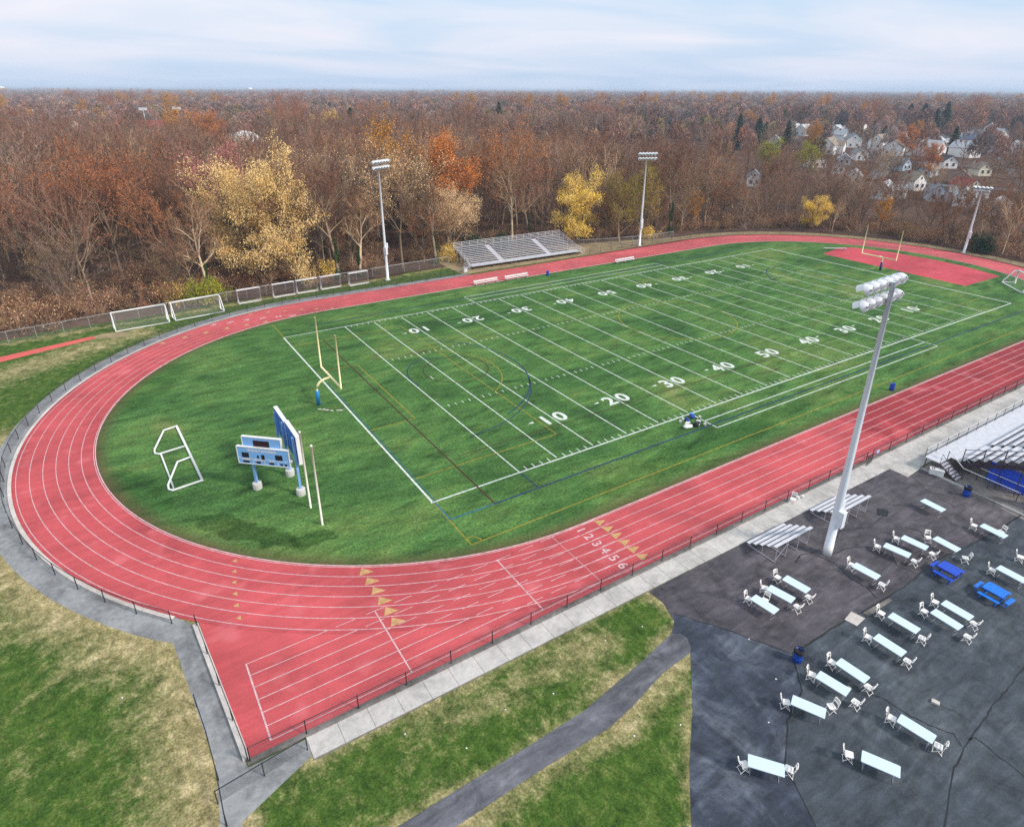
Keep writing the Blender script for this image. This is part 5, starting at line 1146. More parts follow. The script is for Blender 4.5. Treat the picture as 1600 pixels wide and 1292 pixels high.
def scatter(r0, r1, step, keep):
    """jittered points in the visible wedge between two distances from the camera"""
    P = []; r = r0
    while r < r1:
        n = int(r*1.62/step); 
        for k in range(n):
            a = YAW+(-.81+1.62*(k+rng.uniform(0, 1))/n); q = r+rng.uniform(-.5, .5)*step
            x, y = CAMP.x+q*math.cos(a), CAMP.y+q*math.sin(a)
            if abs(view(x, y)[1]) < 860 and keep(x, y): P.append((x, y, q))
        r += step
    return P
def house_clear(x, y, q):
    d = town(x, y)
    if d < 7.5: return False
    # gardens and streets before each house stay open towards the wood
    for hx, hy in HOUSES:
        vx, vy = hx-x, hy-y; L = math.hypot(vx, vy)
        if L < 34:
            hd = math.hypot(hx-CAMP.x, hy-CAMP.y)
            if q < hd and abs(vx*(hy-CAMP.y)-vy*(hx-CAMP.x))/hd < 5.5 and rng.random() < .78: return False
    for hx_, hy_ in ((14.2, 434.6),):
        vx, vy = hx_-CAMP.x, hy_-CAMP.y; L = math.hypot(vx, vy); t = ((x-CAMP.x)*vx+(y-CAMP.y)*vy)/L
        if L-110 < t < L+10 and abs((x-CAMP.x)*vy-(y-CAMP.y)*vx)/L < 9: return False
    vx, vy = 47.3-CAMP.x, 339-CAMP.y; L = math.hypot(vx, vy); t = ((x-CAMP.x)*vx+(y-CAMP.y)*vy)/L
    if L-135 < t < L+13 and abs((x-CAMP.x)*vy-(y-CAMP.y)*vx)/L < 13 and rng.random() < .93: return False
    return True
SPECIAL = [  # proto, name, label, x, y, height
 ('cream', 'autumn_tree', 'broad pale yellow tree, the biggest leafy one, behind the grey goal frames', -3.0, 80.5, 20.5),
 ('pink', 'autumn_tree', 'pinkish red tree peeping out behind the broad pale yellow tree', -7.5, 94.5, 22.5),
 ('orange', 'autumn_tree', 'vivid orange tree right of the first light pole on the wood side', 38.3, 89.0, 23.0),
 ('gold', 'autumn_tree', 'golden brown tree just behind the vivid orange tree', 34.0, 108.0, 25.0),
 ('rusty', 'autumn_tree', 'great rusty orange tree towering behind the far bleachers', 60.3, 93.0, 25.0),
 ('yellow', 'autumn_tree', 'bright yellow tree beside the end of the far bleachers', 67.4, 77.6, 14.6),
 ('pale', 'autumn_tree', 'pale tan tree behind the nearer end of the far bleachers', 36.0, 81.5, 14.2),
 ('tan', 'autumn_tree', 'tall tan tree with thin leaves behind the first light pole', 22.2, 77.5, 22.6),
 ('olive', 'autumn_tree', 'olive yellow tree between the bright yellow tree and a light pole', 75.8, 72.6, 15.5),
 ('olive', 'autumn_tree', 'olive tree just past the second light pole on the wood side', 83.2, 73.4, 16.5),
 ('rust', 'autumn_tree', 'rust leaved tree in the wood behind the red runway, tallest of its kind', -26.5, 98.0, 23.0),
 ('rust', 'autumn_tree', 'rust leaved tree at the frame edge in the wood, behind the boundary fence', -47.0, 86.0, 21.0),
 ('rust', 'autumn_tree', 'smaller rust leaved tree deep in the wood, behind the tallest rust one', -17.0, 118.0, 21.0),
 ('yellow', 'autumn_tree', 'little yellow tree at the wood edge behind the far goalpost', 128.4, 57.0, 8.2),
 ('gold', 'autumn_tree', 'little golden tree at the wood edge before the far bend', 102.5, 74.5, 9.0),
 ('gold', 'autumn_tree', 'little golden tree just right of the far goalpost uprights', 139.8, 46.0, 8.5),
 ('green', 'autumn_tree', 'yellow green tree before the nearest large white house', 212, 136, 14.0),
 ('green', 'autumn_tree', 'second yellow green tree, next to the one by the large white house', 221, 126, 13.0),
 ('gold', 'autumn_tree', 'wide golden tree among the farther white houses', 440, 196, 15.0),
 ('orange', 'autumn_tree', 'orange tree beside the brown roofed white house', 340, 148, 16.0),
 ('orange', 'autumn_tree', 'red orange tree above the light pole behind the bend', 262, 96, 13.5),
 ('orange', 'autumn_tree', 'orange brown tree between the blue roofed houses', 560, 300, 15.0),
 ('gold', 'autumn_tree', 'far golden tree sticking out of the wood, toward the flat building', 11, 285, 24.5),
 ('orange', 'autumn_tree', 'far red orange tree among bare crowns before the stadium lights', 19, 262, 23.0),
 ('rust', 'autumn_tree', 'far dark orange tree near the skyline above the far bend', 330, 395, 25.0),
 ('yellow', 'autumn_tree', 'far yellow tree beside the white dome', 96, 345, 20.0)]
TAKEN = []
for kind, nm, lab, x, y, h in SPECIAL:
    p = LF[kind]; tree_thing(p, nm, lab, (x, y, -.03), rng.uniform(0, 6.28), h/p['H']); TAKEN.append((x, y, 3.5 if h > 12 else 2))
for lab, x, y, h, k in (('tall dark evergreen beyond the bare trees, left of the houses', 318, 240, 20, 0), ('dark evergreen shorter than its neighbour, left of the houses', 352, 252, 17, 1), ('narrow dark evergreen standing tallest behind the white houses', 560, 238, 26, 0), ('broad dark evergreen beside the narrow tallest one', 585, 268, 24, 1),
    ('second broad dark evergreen behind the golden tree among houses', 600, 288, 23, 1), ('dark evergreen at the frame edge beyond the houses', 470, 138, 19, 1), ('low green evergreen between two white houses', 418, 206, 11, 1), ('dark evergreen near the white dome', 112, 352, 23, 1), ('lone dark evergreen on the skyline over the goalpost side of the wood', 226, 372, 25, 0),
    ('round dark evergreen bush at the foot of the blue grey light pole', 137.2, 21.6, 4.6, 1), ('evergreen close by the large white house', 330, 214, 17, 0)):
    p = CON[k] if 'bush' not in lab else LBUSH['dark']; t = tree_thing(p, 'evergreen_tree' if 'bush' not in lab else 'evergreen_bush', lab, (x, y, -.03), rng.uniform(0, 6.28), h/p['H']); TAKEN.append((x, y, 3))
for i, (lab, x, y) in enumerate((('bare tree with an ivy covered trunk, closest to the broad pale yellow tree', 8.2, 75.2), ('bare tree with an ivy covered trunk, beside the first light pole', 12.6, 75.8), ('bare tree with a thick ivy covered trunk behind the far bleachers', 56.5, 82.5), ('bare tree with ivy on its trunk, midway behind the far bleachers', 52.8, 84.0), ('bare tree with ivy on its trunk, behind the grey goal frame row', 1.5, 75.8), ('ivy clad bare tree by the corner of the far bleachers', 29.5, 77.0), ('ivy clad bare tree past the second light pole', 93.5, 73.5), ('ivy clad bare tree behind the right white soccer goal', -14.5, 74.5))):
    tree_thing(IVY[i % 2], 'ivy_tree', lab, (x, y, -.03), rng.uniform(0, 6.28), rng.uniform(.85, 1.05)); TAKEN.append((x, y, 2.2))
CLEAR = [(x, y, {'cream': 8.5, 'rusty': 5.5, 'orange': 4.2, 'yellow': 4.5, 'pale': 4.0, 'rust': 5.0, 'gold': 4.0, 'tan': 3.5}.get(k, 3.0)*min(1, h/14)) for k, _, _, x, y, h in SPECIAL]
def free(x, y):
    if any((x-a)**2+(y-b)**2 < r*r for a, b, r in TAKEN): return False
    for a, b, wd in CLEAR:      # glades in front of the leafy trees
        vx, vy = a-CAMP.x, b-CAMP.y; L = math.hypot(vx, vy); t = ((x-CAMP.x)*vx+(y-CAMP.y)*vy)/L
        if L-30 < t < L+1 and abs((x-CAMP.x)*vy-(y-CAMP.y)*vx)/L < wd: return False
    return True
near = scatter(95, 330, 7.2, lambda x, y: wood_depth(x, y) > 1.5 and free(x, y))
near = [p for p in near if house_clear(*p) and (p[0] < 135 or rng.random() < (.95 if p[0] < 166 else .34))]
def vis_key(p): return p[2]+1.0*wood_depth(p[0], p[1])
near.sort(key=vis_key)
KIND = {0: ('bare rosy brown tree of the wood, slender with a tall trunk', 'bare rosy trees of the wood'), 1: ('bare tan tree of the wood with a pale trunk', 'bare tan trees of the wood'), 2: ('bare grey tree of the wood with a wide crown', 'bare grey trees of the wood'),
        3: ('nearly bare dark tree of the wood with a few rust leaves', 'dark trees with rust leaves'), 4: ('nearly bare russet tree of the wood with scattered rust leaves', 'russet trees of the wood'), 5: ('forked pale tree of the wood with a few tan leaves', 'forked pale trees of the wood'),
        6: ('very tall bare rosy tree of the wood with a high crown', 'very tall bare trees of the wood'), 7: ('forked dark bare tree of the wood with a low crown', 'forked dark trees of the wood'), 8: ('short bare russet tree of the wood', 'short bare russet trees of the wood')}
NEAR_N = 262
for x, y, q in near[:NEAR_N]:
    k = rng.choice((0, 0, 1, 1, 2, 2, 3, 4, 5, 6, 6, 7, 8)); dpt = wood_depth(x, y)
    h = (rng.uniform(9, 15) if dpt < 6 else rng.uniform(14, 20) if dpt < 16 else rng.uniform(17, 23.5))
    if x > 112: h = rng.uniform(8.5, 14)
    if x < -8 and dpt < 14: h = rng.uniform(7.5, 13.5)
    tree_thing(BARE[k], 'bare_tree', KIND[k][0], (x, y, -.03), rng.uniform(0, 6.28), h/BARE[k]['H'], 'tree', KIND[k][1])
edge = []
pts = []
for a, b in zip(FENCE_LINE[:-1], FENCE_LINE[1:]):
    L = math.hypot(b[0]-a[0], b[1]-a[1]); n = max(1, int(L/1.55))
    for k in range(n): t_ = (k+rng.random())/n; pts.append((a[0]+(b[0]-a[0])*t_, a[1]+(b[1]-a[1])*t_))
BL = ('tangled tan shrub along the edge of the wood', 'rusty shrub with a few leaves along the edge of the wood', 'tall grey shrub along the edge of the wood', 'olive shrub along the edge of the wood', 'brown shrub with tan leaves along the edge of the wood')
cnt = 0
for x, y in pts:
    if cnt > 230: break
    cx, cy = (x-91.44, y-CY) if x > 91.44 else (-.06, 1.0); L = math.hypot(cx, cy); dp = rng.uniform(.8, 9)**1.0
    x2, y2 = x+cx/L*dp, y+cy/L*dp
    if abs(view(x2, y2)[1]) > 840 or not free(x2, y2): continue
    if 31 < x < 63 and dp < 2: continue
    k = rng.choice((0, 0, 0, 1, 2, 2, 3, 4, 4)); cnt += 1
    tree_thing(BUSH[k], 'bare_shrub', BL[k], (x2, y2, -.03), rng.uniform(0, 6.28), rng.uniform(.6, 1.15)*(.75 if dp < 2.5 else 1.1)*(1.35 if x2 < -6 else 1), 'shrub', BL[k].replace('shrub', 'shrubs'))
for kind, lab, x, y, s in (('yellow', 'upright bright yellow shrub behind the soccer goals', -19.8, 74.2, .75), ('green', 'low yellow green shrub right behind the second white goal', -14.5, 73.0, 1.0), ('green', 'yellow green shrub behind the fence, farther from the goals', -17.3, 73.6, .9), ('yellow', 'small yellow shrub behind the corner of the far bleachers', 32.5, 77.5, .8), ('yellow', 'golden shrub under bare trees beside the ivy trunks', 7.0, 77.5, .8), ('dark', 'dark green bush against the wood behind the far bleachers', 47.5, 80.5, .8), ('dark', 'dark green bush behind the pale tan tree', 40.2, 80.2, .9), ('yellow', 'yellow shrub before the olive tree', 84.5, 71.8, .7)):
    tree_thing(LBUSH[kind], 'leafy_shrub', lab, (x, y, -.03), rng.uniform(0, 6.28), s, 'shrub')

# ---------------------------------------------------------------- houses beyond the wood, dome and far landmarks
M['siding'] = paint('white_siding', (.88, .88, .88), .7, var=.1); M['siding_cream'] = paint('cream_siding', (.78, .72, .58), .7, var=.1); M['siding_blue'] = paint('blue_grey_siding', (.50, .60, .72), .7, var=.1); M['siding_tan'] = paint('tan_siding', (.48, .38, .30), .7, var=.15)
for nm, c in (('grey', (.30, .31, .34)), ('pale', (.60, .62, .66)), ('brown', (.22, .12, .085)), ('dark', (.065, .065, .075)), ('blue', (.16, .24, .36)), ('red', (.32, .055, .05)), ('tan', (.36, .29, .23))): M['roof_'+nm] = paint('roof_'+nm, c, .85, var=.35, scale=1.2)
M['pane'] = paint('window_pane', (.03, .04, .055), .15); M['brick'] = paint('chimney_brick', (.28, .10, .07), .9, var=.35)
def house(label, x, y, rz, L, Wd, H, rise, wall, roof, wing=0, group='houses beyond the wood'):
    t = thing('house', label, 'house', (x, y, -.03), rz, group)
    b = MB().box((0, 0, H/2), (L, Wd, H)); b.add([(-L/2, -Wd/2, H), (-L/2, Wd/2, H), (-L/2, 0, H+rise), (L/2, -Wd/2, H), (L/2, Wd/2, H), (L/2, 0, H+rise)], [(0, 2, 1), (3, 4, 5)])
    if wing: b.box((wing*L*.28, -Wd/2-1.6, H*.45), (L*.36, 3.2, H*.9)); wx = wing*L*.28; b.add([(wx-L*.18, -Wd/2-3.2, H*.9), (wx+L*.18, -Wd/2-3.2, H*.9), (wx, -Wd/2-3.2, H*.9+rise*.7)], [(0, 1, 2)])
    b.build('wall', M[wall], t)
    o_ = .45; r = MB()
    def slope(x0, x1, ya, za, yb_, zb_, th=.14): r.add([(x0, ya, za), (x1, ya, za), (x1, yb_, zb_), (x0, yb_, zb_), (x0, ya, za+th), (x1, ya, za+th), (x1, yb_, zb_+th), (x0, yb_, zb_+th)], [(3, 2, 1, 0), (4, 5, 6, 7), (0, 1, 5, 4), (1, 2, 6, 5), (2, 3, 7, 6), (3, 0, 4, 7)])
    k = rise/(Wd/2); slope(-L/2-o_, L/2+o_, -Wd/2-o_, H-k*o_+.02, 0, H+rise+.02); slope(-L/2-o_, L/2+o_, Wd/2+o_, H-k*o_+.02, 0, H+rise+.02)
    if wing:
        kk = rise*.7/(L*.18)
        for s_ in (-1, 1): r.add([(wx+s_*(L*.18+.35), -Wd/2-3.55, H*.9-kk*.35+.03), (wx, -Wd/2-3.55, H*.9+rise*.7+.03), (wx, -.3, H*.9+rise*.7+.03), (wx+s_*(L*.18+.35), -Wd/2+.2, H*.9-kk*.35+.03)], [(0, 1, 2, 3)])
    ro = r.build('roof', M['roof_'+roof], t); MB().box((L*.22, Wd*.12, H+rise*.9), (.8, .7, 1.5)).build('chimney', M['brick'], ro)
    n = max(2, int(L/3))
    def win(cx, cy, cz, ww, hh, ax):
        f = (MB().box((cx, cy, cz), (ww+.2, .08, hh+.2)) if ax else MB().box((cx, cy, cz), (.08, ww+.2, hh+.2))).build('window', M['siding'], t); sg_ = math.copysign(.045, cy if ax else cx)
        (MB().box((cx, cy+sg_, cz), (ww, .03, hh)) if ax else MB().box((cx+sg_, cy, cz), (.03, ww, hh))).build('pane', M['pane'], f)
    for q in range(n):
        xx = -L/2+L*(q+.5)/n
        if not (wing and abs(xx-wing*L*.28) < L*.22): win(xx, -Wd/2-.03, 1.75, 1.1, 1.3, True)
        if H > 4.9: win(xx, -Wd/2-.03, 4.3, 1.0, 1.2, True)
    for sx in (-1, 1):
        for yy in (-Wd*.22, Wd*.22): win(sx*(L/2+.03), yy, 1.75, 1.0, 1.3, False)
        win(sx*(L/2+.03), 0, H+rise*.25, .7, .8, False)
    d = MB().box((.2, -Wd/2-.04, 1.05), (1.0, .09, 2.1)).build('door', M['roof_dark' if wall != 'siding_tan' else 'siding'], t)
HS = [ # label, x, y, turn, length, width, height, rise, wall, roof, wing
 ('large white gabled house with a brown grey roof and a cream wing', 336, 190, 20, 15, 9, 5.4, 3.6, 'siding', 'tan', 1), ('white gabled house just behind the large gabled one', 432, 242, 70, 13, 9, 5.0, 3.6, 'siding', 'pale', 0), ('small white house with pale roof in the third row behind the large gabled one', 502, 292, 15, 12, 8, 4.6, 3.2, 'siding', 'pale', 1),
 ('blue grey house far back, left of the golden tree', 615, 353, 40, 12, 8, 5, 3, 'siding_blue', 'grey', 0), ('white house with grey roof far back beside the blue grey one', 572, 316, 100, 12, 8, 5, 3.2, 'siding', 'grey', 0), ('white house with pale roof at the back, by the orange brown tree', 640, 350, 10, 12, 8, 4.6, 3, 'siding', 'pale', 1),
 ('farthest white house on the skyline side, left of the blue roofed one', 790, 440, 25, 15, 9, 5, 3.4, 'siding', 'pale', 0), ('bright blue roofed house, farthest of the white row', 770, 412, 30, 17, 9, 4.6, 3.2, 'siding', 'blue', 1), ('white house standing tall behind the long one, left of golden tree', 610, 300, 60, 12, 9, 6.4, 3, 'siding', 'grey', 0),
 ('long white house with a pale roof below the golden tree', 466, 217, 12, 22, 9, 4.0, 3.0, 'siding', 'pale', 1), ('white house with a brown red roof beside the orange tree', 362, 166, 18, 16, 10, 5, 3.4, 'siding', 'brown', 1), ('low house with a dark roof right of the golden tree', 486, 204, 8, 18, 9, 3.4, 2.2, 'siding_blue', 'dark', 0),
 ('pale house in the back row, right of the dark roofed one', 578, 231, 30, 12, 9, 4.6, 3, 'siding', 'grey', 1), ('white house behind thin trunks, left of the far goalpost', 225, 106, 28, 12, 8, 4.6, 3.2, 'siding', 'pale', 0), ('white house nearest the far goalpost, behind bare trees', 199, 79, 20, 14, 9, 4.6, 3.2, 'siding', 'pale', 1),
 ('white gable house with a tan wing above the goalpost', 228, 85, 75, 10, 8, 5.4, 3.6, 'siding', 'tan', 0), ('grey roofed house beside the gable house with the tan wing', 209, 67, 35, 12, 8, 4.4, 3.2, 'siding_blue', 'grey', 0), ('dark roofed house with a white gable edge, middle rows', 318, 117, 50, 13, 9, 4.6, 3.6, 'siding', 'dark', 0),
 ('long low grey house in the middle rows', 276, 104, 12, 18, 8, 3.4, 2.6, 'siding_blue', 'tan', 0), ('pale blue gabled house in the middle rows, beside the orange tree', 288, 122, 80, 10, 8, 4.4, 3.4, 'siding_blue', 'grey', 0), ('white house left of the blue grey light pole', 206, 57, 25, 13, 8, 4.4, 3.0, 'siding', 'pale', 1),
 ('white house right behind the blue grey light pole', 197, 44, 10, 13, 8, 3.8, 2.6, 'siding', 'pale', 0), ('white house nearest the frame edge, right of the light pole', 203, 33, 5, 13, 8, 3.8, 2.6, 'siding', 'pale', 1), ('cream house among the olive trees, middle rows', 299, 94, 60, 11, 8, 4.6, 3.2, 'siding_cream', 'tan', 0),
 ('white house at the frame edge in the farther rows', 429, 134, 15, 12, 8, 4.4, 3, 'siding', 'grey', 0), ('farthest pale house on the frame edge side', 672, 250, 10, 15, 9, 4.4, 3, 'siding', 'pale', 0), ('pale house half hidden below the large gabled one', 290, 151, 35, 12, 8, 4.2, 3, 'siding_blue', 'pale', 0),
 ('white house with a red panelled end by the red orange tree', 235, 70, 70, 11, 8, 4.4, 3, 'siding', 'red', 0), ('small white house left of the yellow green trees', 350, 237, 30, 9, 7, 4.4, 3, 'siding', 'pale', 0), ('pair roofed white house deep among the bare trees, left of the rest', 186, 122, 40, 9, 7, 5.2, 3, 'siding', 'grey', 0),
 ('lone cream walled house in the wood, farthest left', 433, 360, 60, 10, 8, 5, 3.2, 'siding_cream', 'tan', 0), ('white house in the farther wood below the evergreens', 528, 351, 20, 14, 8, 4.4, 3, 'siding', 'pale', 0), ('tan house between the gable house and the cream one', 262, 84, 25, 12, 8, 4.2, 3, 'siding_tan', 'brown', 0), ('white garage like house below the large gabled one', 252, 130, 40, 9, 7, 3.4, 2.6, 'siding', 'grey', 0)]
HS += [ ('white house at the frame edge behind the cream one', 392, 112, 0, 13, 9, 5.2, 3.4, 'siding', 'pale', 0),
 ('white house low at the frame edge behind the light pole', 306, 76, 53, 13, 9, 5.2, 3.4, 'siding', 'grey', 1),
 ('pale roofed white house right of the dark roofed low one', 425, 176, 16, 13, 9, 5.2, 3.4, 'siding', 'pale', 0),
 ('blue roofed white house toward the frame edge, middle rows', 455, 168, 69, 13, 9, 5.2, 3.4, 'siding', 'blue', 1),
 ('white house deep in branches right of the light pole lamps', 268, 52, 32, 13, 9, 5.2, 3.4, 'siding', 'pale', 0),
 ('white house between the brown red roof and the dark gable', 372, 152, 85, 13, 9, 5.2, 3.4, 'siding', 'pale', 1),
 ('grey roofed white house below the brown red roof', 318, 160, 48, 13, 9, 5.2, 3.4, 'siding', 'grey', 0),
 ('tan roofed white house just left of the brown red roof', 398, 196, 11, 13, 9, 5.2, 3.4, 'siding', 'tan', 1),
 ('pale roofed house left of the white garage like one', 265, 150, 64, 13, 9, 5.2, 3.4, 'siding', 'pale', 0),
 ('white gabled house high among the far rows, left of the orange brown tree', 700, 385, 0, 13, 9, 5.2, 3.4, 'siding', 'pale', 0),
 ('white house tucked behind the second gabled one', 455, 262, 37, 13, 9, 5.2, 3.4, 'siding', 'grey', 1),
 ('blue roofed white house in the far rows, among bare crowns', 520, 318, 74, 13, 9, 5.2, 3.4, 'siding', 'blue', 0),
 ('grey roofed white house at the very back of the rows', 660, 392, 21, 13, 9, 5.2, 3.4, 'siding', 'grey', 1),
 ('white house just past the dark roofed low one', 540, 190, 58, 13, 9, 5.2, 3.4, 'siding', 'pale', 0),
 ('brown roofed house between the golden tree and the back rows', 610, 262, 5, 13, 9, 5.2, 3.4, 'siding', 'brown', 1),
 ('grey roofed house next to the low green evergreen', 395, 212, 42, 13, 9, 5.2, 3.4, 'siding', 'grey', 0),
 ('pale white house above the middle rows, right of the brown red roof', 385, 140, 79, 13, 9, 5.2, 3.4, 'siding', 'pale', 1),
 ('white house at the back, under the broad evergreens', 715, 330, 26, 13, 9, 5.2, 3.4, 'siding', 'pale', 0),
 ('tiny grey roofed house near the skyline on the town side', 880, 470, 63, 13, 9, 5.2, 3.4, 'siding', 'grey', 1),
 ('pale roofed house behind the small white third row house', 470, 300, 10, 13, 9, 5.2, 3.4, 'siding', 'pale', 0),
 ('tan roofed white house below the bright blue roof', 560, 350, 47, 13, 9, 5.2, 3.4, 'siding', 'tan', 1)]
for lab, x, y, rz, L_h, W_h, H_h, ri_h, *a in HS:
    q = .70 if math.hypot(x-CAMP.x, y-CAMP.y) < 420 else .98
    house(lab, x, y, R_(rz), L_h*q, W_h*q, max(2.9, H_h*q), ri_h*q, *a)
t = thing('dome', 'big white air dome rising from the wood', 'dome', (47.3, 339.0, -.03))
MB().lathe((0, 0, 0), [(12.2*math.cos(R_(a))**.8, 12.8*math.sin(R_(a))) for a in range(0, 90, 9)]+[(.3, 12.8)], 28).build('shell', M['siding'], t, True)
rb_ = MB()
for k in range(14): rb_.tube([(12.25*math.cos(R_(a))**.8*math.cos(k*.4488), 12.25*math.cos(R_(a))**.8*math.sin(k*.4488), 12.83*math.sin(R_(a))) for a in range(0, 90, 9)], .05, 4)
rb_.build('cable', M['steel'], t)
t = thing('long_building', 'long flat pale building at the frame edge beyond the wood', 'building', (-52, 640, -.03), R_(-18)); MB().box((0, 0, 8), (62, 22, 16)).build('wall', M['siding_cream'], t); MB().box((0, 0, 16.3), (64, 24, .7)).build('roof', M['roof_pale'], t)
for j in range(3):
    for k in range(9): MB().box((-27+6.7*k, -11.03, 4+4.4*j), (4.2, .08, 2.0)).build('window', M['pane'], t)
house('red roofed hall among the far crowns before the stadium lights', 14.2, 434.6, R_(-10), 17, 12, 11, 4, 'siding', 'red', 0, None)
for lab, x, y, h in (('slim far stadium light beside the red roofed hall', 13.2, 452, 21), ('slim far stadium light between the red hall and the dome', 31, 440, 21.5)):
    t = thing('stadium_light', lab, 'light pole', (x, y, -.03)); MB().tube([(0, 0, 0), (0, 0, h)], [.35, .2], 8).build('pole', M['polemat'], t); MB().box((0, 0, h), (5, .5, 1.6), R_(-30)).build('lamp_bank', M['lamp'], t)
for lab, x, y, h in (('white water tower on the skyline over the first light pole', 700, 3290, 34), ('white water tower on the skyline toward the long flat building', -210, 3300, 34)):
    t = thing('water_tower', lab, 'water tower', (x, y, 0)); MB().tube([(0, 0, 0), (0, 0, h-10)], 2.2, 10).build('stem', M['siding'], t); MB().lathe((0, 0, h-12), [(2, 0), (9, 4), (11, 8), (9, 12), (2, 14.2)], 18).build('tank', M['siding'], t, True)
road = MB()
for pts in ([(150, 14), (240, 48), (330, 92), (470, 160), (700, 270)], [(215, 95), (300, 135), (400, 200), (560, 300), (800, 450)], [(262, 58), (236, 120)], [(345, 98), (318, 168)], [(440, 146), (410, 222)]): road.path(pts, 7, -.012)
struct('street', road, M['path'])

# far trees: one mass that reads as woodland up to the skyline
def far_canopy(seed, mat, mat2, H, cr, n, lw):
    r = np.random.default_rng(seed); th = r.uniform(0, 6.28, n); u = r.random(n)**.5; zz = r.random(n)
    c = np.stack([np.cos(th)*cr*u*(1-.35*zz), np.sin(th)*cr*u*(1-.35*zz), H*(.35+.6*zz*(1-.35*u*u))], 1)
    d = np.stack([np.cos(th)*.5, np.sin(th)*.5, np.ones(n)], 1)+r.normal(0, .45, (n, 3)); d /= np.linalg.norm(d, axis=1)[:, None]; q = np.cross(d, r.normal(0, 1, (n, 3))); q /= np.linalg.norm(q, axis=1)[:, None]
    L = lw*r.uniform(.6, 1.3, (n, 1)); W_ = L*.13
    V = np.stack([c-d*L/2-q*W_, c-d*L/2+q*W_, c+d*L/2], 1).reshape(-1, 3); f = np.arange(3*n).reshape(-1, 3)
    tv = [(.22*math.cos(2.1*k), .22*math.sin(2.1*k), 0) for k in range(3)]+[(.06*math.cos(2.1*k), .06*math.sin(2.1*k), H*.8) for k in range(3)]
    tf_ = np.array([(k, (k+1) % 3, 3+(k+1) % 3, 3+k) for k in range(3)])
    return np_mesh('far_tree', [(tv, tf_, 0), (V, f, 1)], [M['bark'], mat])
M['far_a'] = plant_mat('far_rosy', (.360, .190, .145), (.300, .180, .145), (.260, .160, .130), .3)
M['far_b'] = plant_mat('far_tan', (.330, .205, .130), (.270, .180, .135), None, .3)
M['far_c'] = plant_mat('far_red', (.330, .140, .085), (.300, .170, .110), None, .3)
M['far_d'] = plant_mat('far_grey', (.230, .175, .165), (.280, .210, .190), None, .3)
M['far_e'] = plant_mat('far_olive', (.200, .160, .070), (.250, .185, .085), None, .3)
pc = bpy.data.collections.new('wood_prototypes')   # not linked to the scene
plist = [b['joined'] for b in BARE]+[far_canopy(90+i, M[m_], None, 20, 6.2, 420, 2.6) for i, m_ in enumerate(('far_a', 'far_b', 'far_a', 'far_d', 'far_c', 'far_e'))]+[CON[0]['joined'], CON[1]['joined'], LF['gold']['joined'], LF['rust']['joined'], BUSH[0]['joined'], BUSH[4]['joined'], BUSH[1]['joined']]
for i, me in enumerate(plist):
    o = bpy.data.objects.new('wood_tree_%s' % 'abcdefghijklmnopqrstuvwxyz'[i], me); pc.objects.link(o)
fp = []
for x, y, q in near[NEAR_N:]:
    fp.append((x, y, rng.choice((0, 0, 1, 2, 2, 3, 4, 5, 6, 6, 7, 8)), rng.uniform(.60, .80)*(.68 if x > 112 else 1)))
def keep_far(x, y): return wood_depth(x, y) > 5 and free(x, y)
for x, y, q in scatter(333, 640, 10.0, keep_far):
    d = town(x, y); east = x > 165 and (x-165)*.55+10 > 0 and d < 95
    if not house_clear(x, y, q): continue
    if east and rng.random() < (.80 if d < 45 else .62): continue
    k = rng.choice((0, 1, 2, 6, 7, 9, 9, 10, 11, 12, 13)) if q < 430 else rng.choice((9, 9, 10, 11, 11, 12, 13, 14))
    if east and rng.random() < .22: k = rng.choice((15, 16, 14, 14, 16))
    if rng.random() < .02: k = rng.choice((15, 16, 16, 17, 18))
    fp.append((x, y, k, rng.uniform(.62, .85)*(.78 if east else 1)*(1.25 if k > 8 else 1)))
for r0, r1, st, sc_ in ((640, 1150, 13, 1.15), (1150, 2200, 24, 1.4), (2200, 5200, 62, 2.0), (5200, 12000, 150, 3.2)):
    for x, y, q in scatter(r0, r1, st, lambda x, y: True):
        if q < 900 and (not house_clear(x, y, q) or (x > 400 and town(x, y) < 80 and rng.random() < .5)): continue
        k = rng.choice((9, 9, 10, 11, 11, 12, 12, 12, 9, 11, 13, 14)) if rng.random() > .03 else rng.choice((15, 16, 16, 17, 18))
        hs = rng.uniform(.75, 1.08)
        fp.append((x, y, k, sc_*hs))
for x, y, q in scatter(95, 235, 3.3, lambda x, y: wood_depth(x, y) > 5):
    dpt = wood_depth(x, y); big = x < 0 and dpt < 22
    if rng.random() < (.95 if dpt < 12 else .35 if dpt < 25 else .12) and house_clear(x, y, q): fp.append((x, y, rng.choice((19, 20, 21, 19)), rng.uniform(.6, 1.35) if big else rng.uniform(.4, .95)))
for x, y, q in scatter(95, 215, 9.5, lambda x, y: wood_depth(x, y) > 3 and (x < 60 or wood_depth(x, y) < 20) and free(x, y)):
    fp.append((x, y, rng.choice((0, 1, 2, 7, 8, 5)), rng.uniform(.30, .55)))
me = bpy.data.meshes.new('distant_wood'); me.from_pydata([(p[0], p[1], -.03) for p in fp], [], [])
for nm, ty, vals in (('pick', 'INT', [p[2] for p in fp]), ('size', 'FLOAT_VECTOR', [v for p in fp for v in ((p[3], p[3], p[3]) if p[3] < 1.13 else (p[3], p[3], min(p[3], 1.0+.10*p[3])))]), ('turn', 'FLOAT', [rng.uniform(0, 6.28) for p in fp])):
    a = me.attributes.new(nm, ty, 'POINT'); a.data.foreach_set('vector' if 'VECTOR' in ty else 'value', vals)
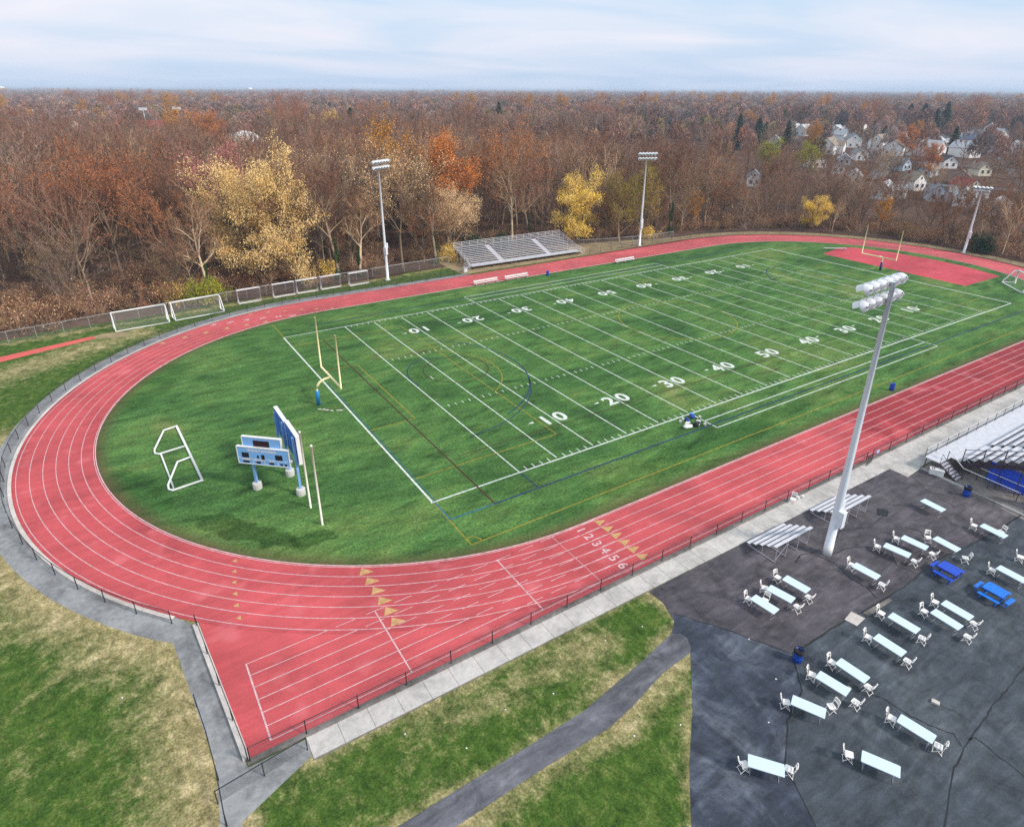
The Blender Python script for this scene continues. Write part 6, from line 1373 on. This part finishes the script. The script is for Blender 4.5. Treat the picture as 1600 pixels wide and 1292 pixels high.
dw = bpy.data.objects.new('distant_wood', me); COL.objects.link(dw); tag(dw, 'far bare autumn woodland stretching to the skyline', 'wood', kind='stuff')
ng = bpy.data.node_groups.new('wood_scatter', 'GeometryNodeTree'); ng.interface.new_socket('Geometry', in_out='INPUT', socket_type='NodeSocketGeometry'); ng.interface.new_socket('Geometry', in_out='OUTPUT', socket_type='NodeSocketGeometry')
gi = ng.nodes.new('NodeGroupInput'); go = ng.nodes.new('NodeGroupOutput'); ip = ng.nodes.new('GeometryNodeInstanceOnPoints'); ci = ng.nodes.new('GeometryNodeCollectionInfo'); ci.inputs['Collection'].default_value = pc
ci.inputs['Separate Children'].default_value = True; ci.inputs['Reset Children'].default_value = True
def named(nm, ty):
    n = ng.nodes.new('GeometryNodeInputNamedAttribute'); n.data_type = ty; n.inputs['Name'].default_value = nm; return n.outputs[0]
cx = ng.nodes.new('ShaderNodeCombineXYZ'); ng.links.new(named('turn', 'FLOAT'), cx.inputs[2])
ng.links.new(gi.outputs[0], ip.inputs['Points']); ng.links.new(ci.outputs[0], ip.inputs['Instance']); ip.inputs['Pick Instance'].default_value = True
ng.links.new(named('pick', 'INT'), ip.inputs['Instance Index']); ng.links.new(cx.outputs[0], ip.inputs['Rotation']); ng.links.new(named('size', 'FLOAT_VECTOR'), ip.inputs['Scale']); ng.links.new(ip.outputs[0], go.inputs[0])
md = dw.modifiers.new('scatter', 'NODES'); md.node_group = ng
print('trees', len(near), 'far', len(fp))

hz_ = MB().box((0, 0, 18.4), (30000, 30000, 39.2)); hb = hz_.build('haze', M['white']); hb.data.materials.clear(); tag(hb, kind='stuff')
hb.location = (CAMP.x, CAMP.y, 0)
m = bpy.data.materials.new('haze_air'); m.use_nodes = True; t_ = m.node_tree; t_.nodes.clear(); o_ = t_.nodes.new('ShaderNodeOutputMaterial'); pv = t_.nodes.new('ShaderNodeVolumePrincipled')
pv.inputs['Color'].default_value = (.70, .82, 1.0, 1); pv.inputs['Density'].default_value = .00020; pv.inputs['Anisotropy'].default_value = 0.0
t_.links.new(pv.outputs[0], o_.inputs['Volume']); hb.data.materials.append(m)
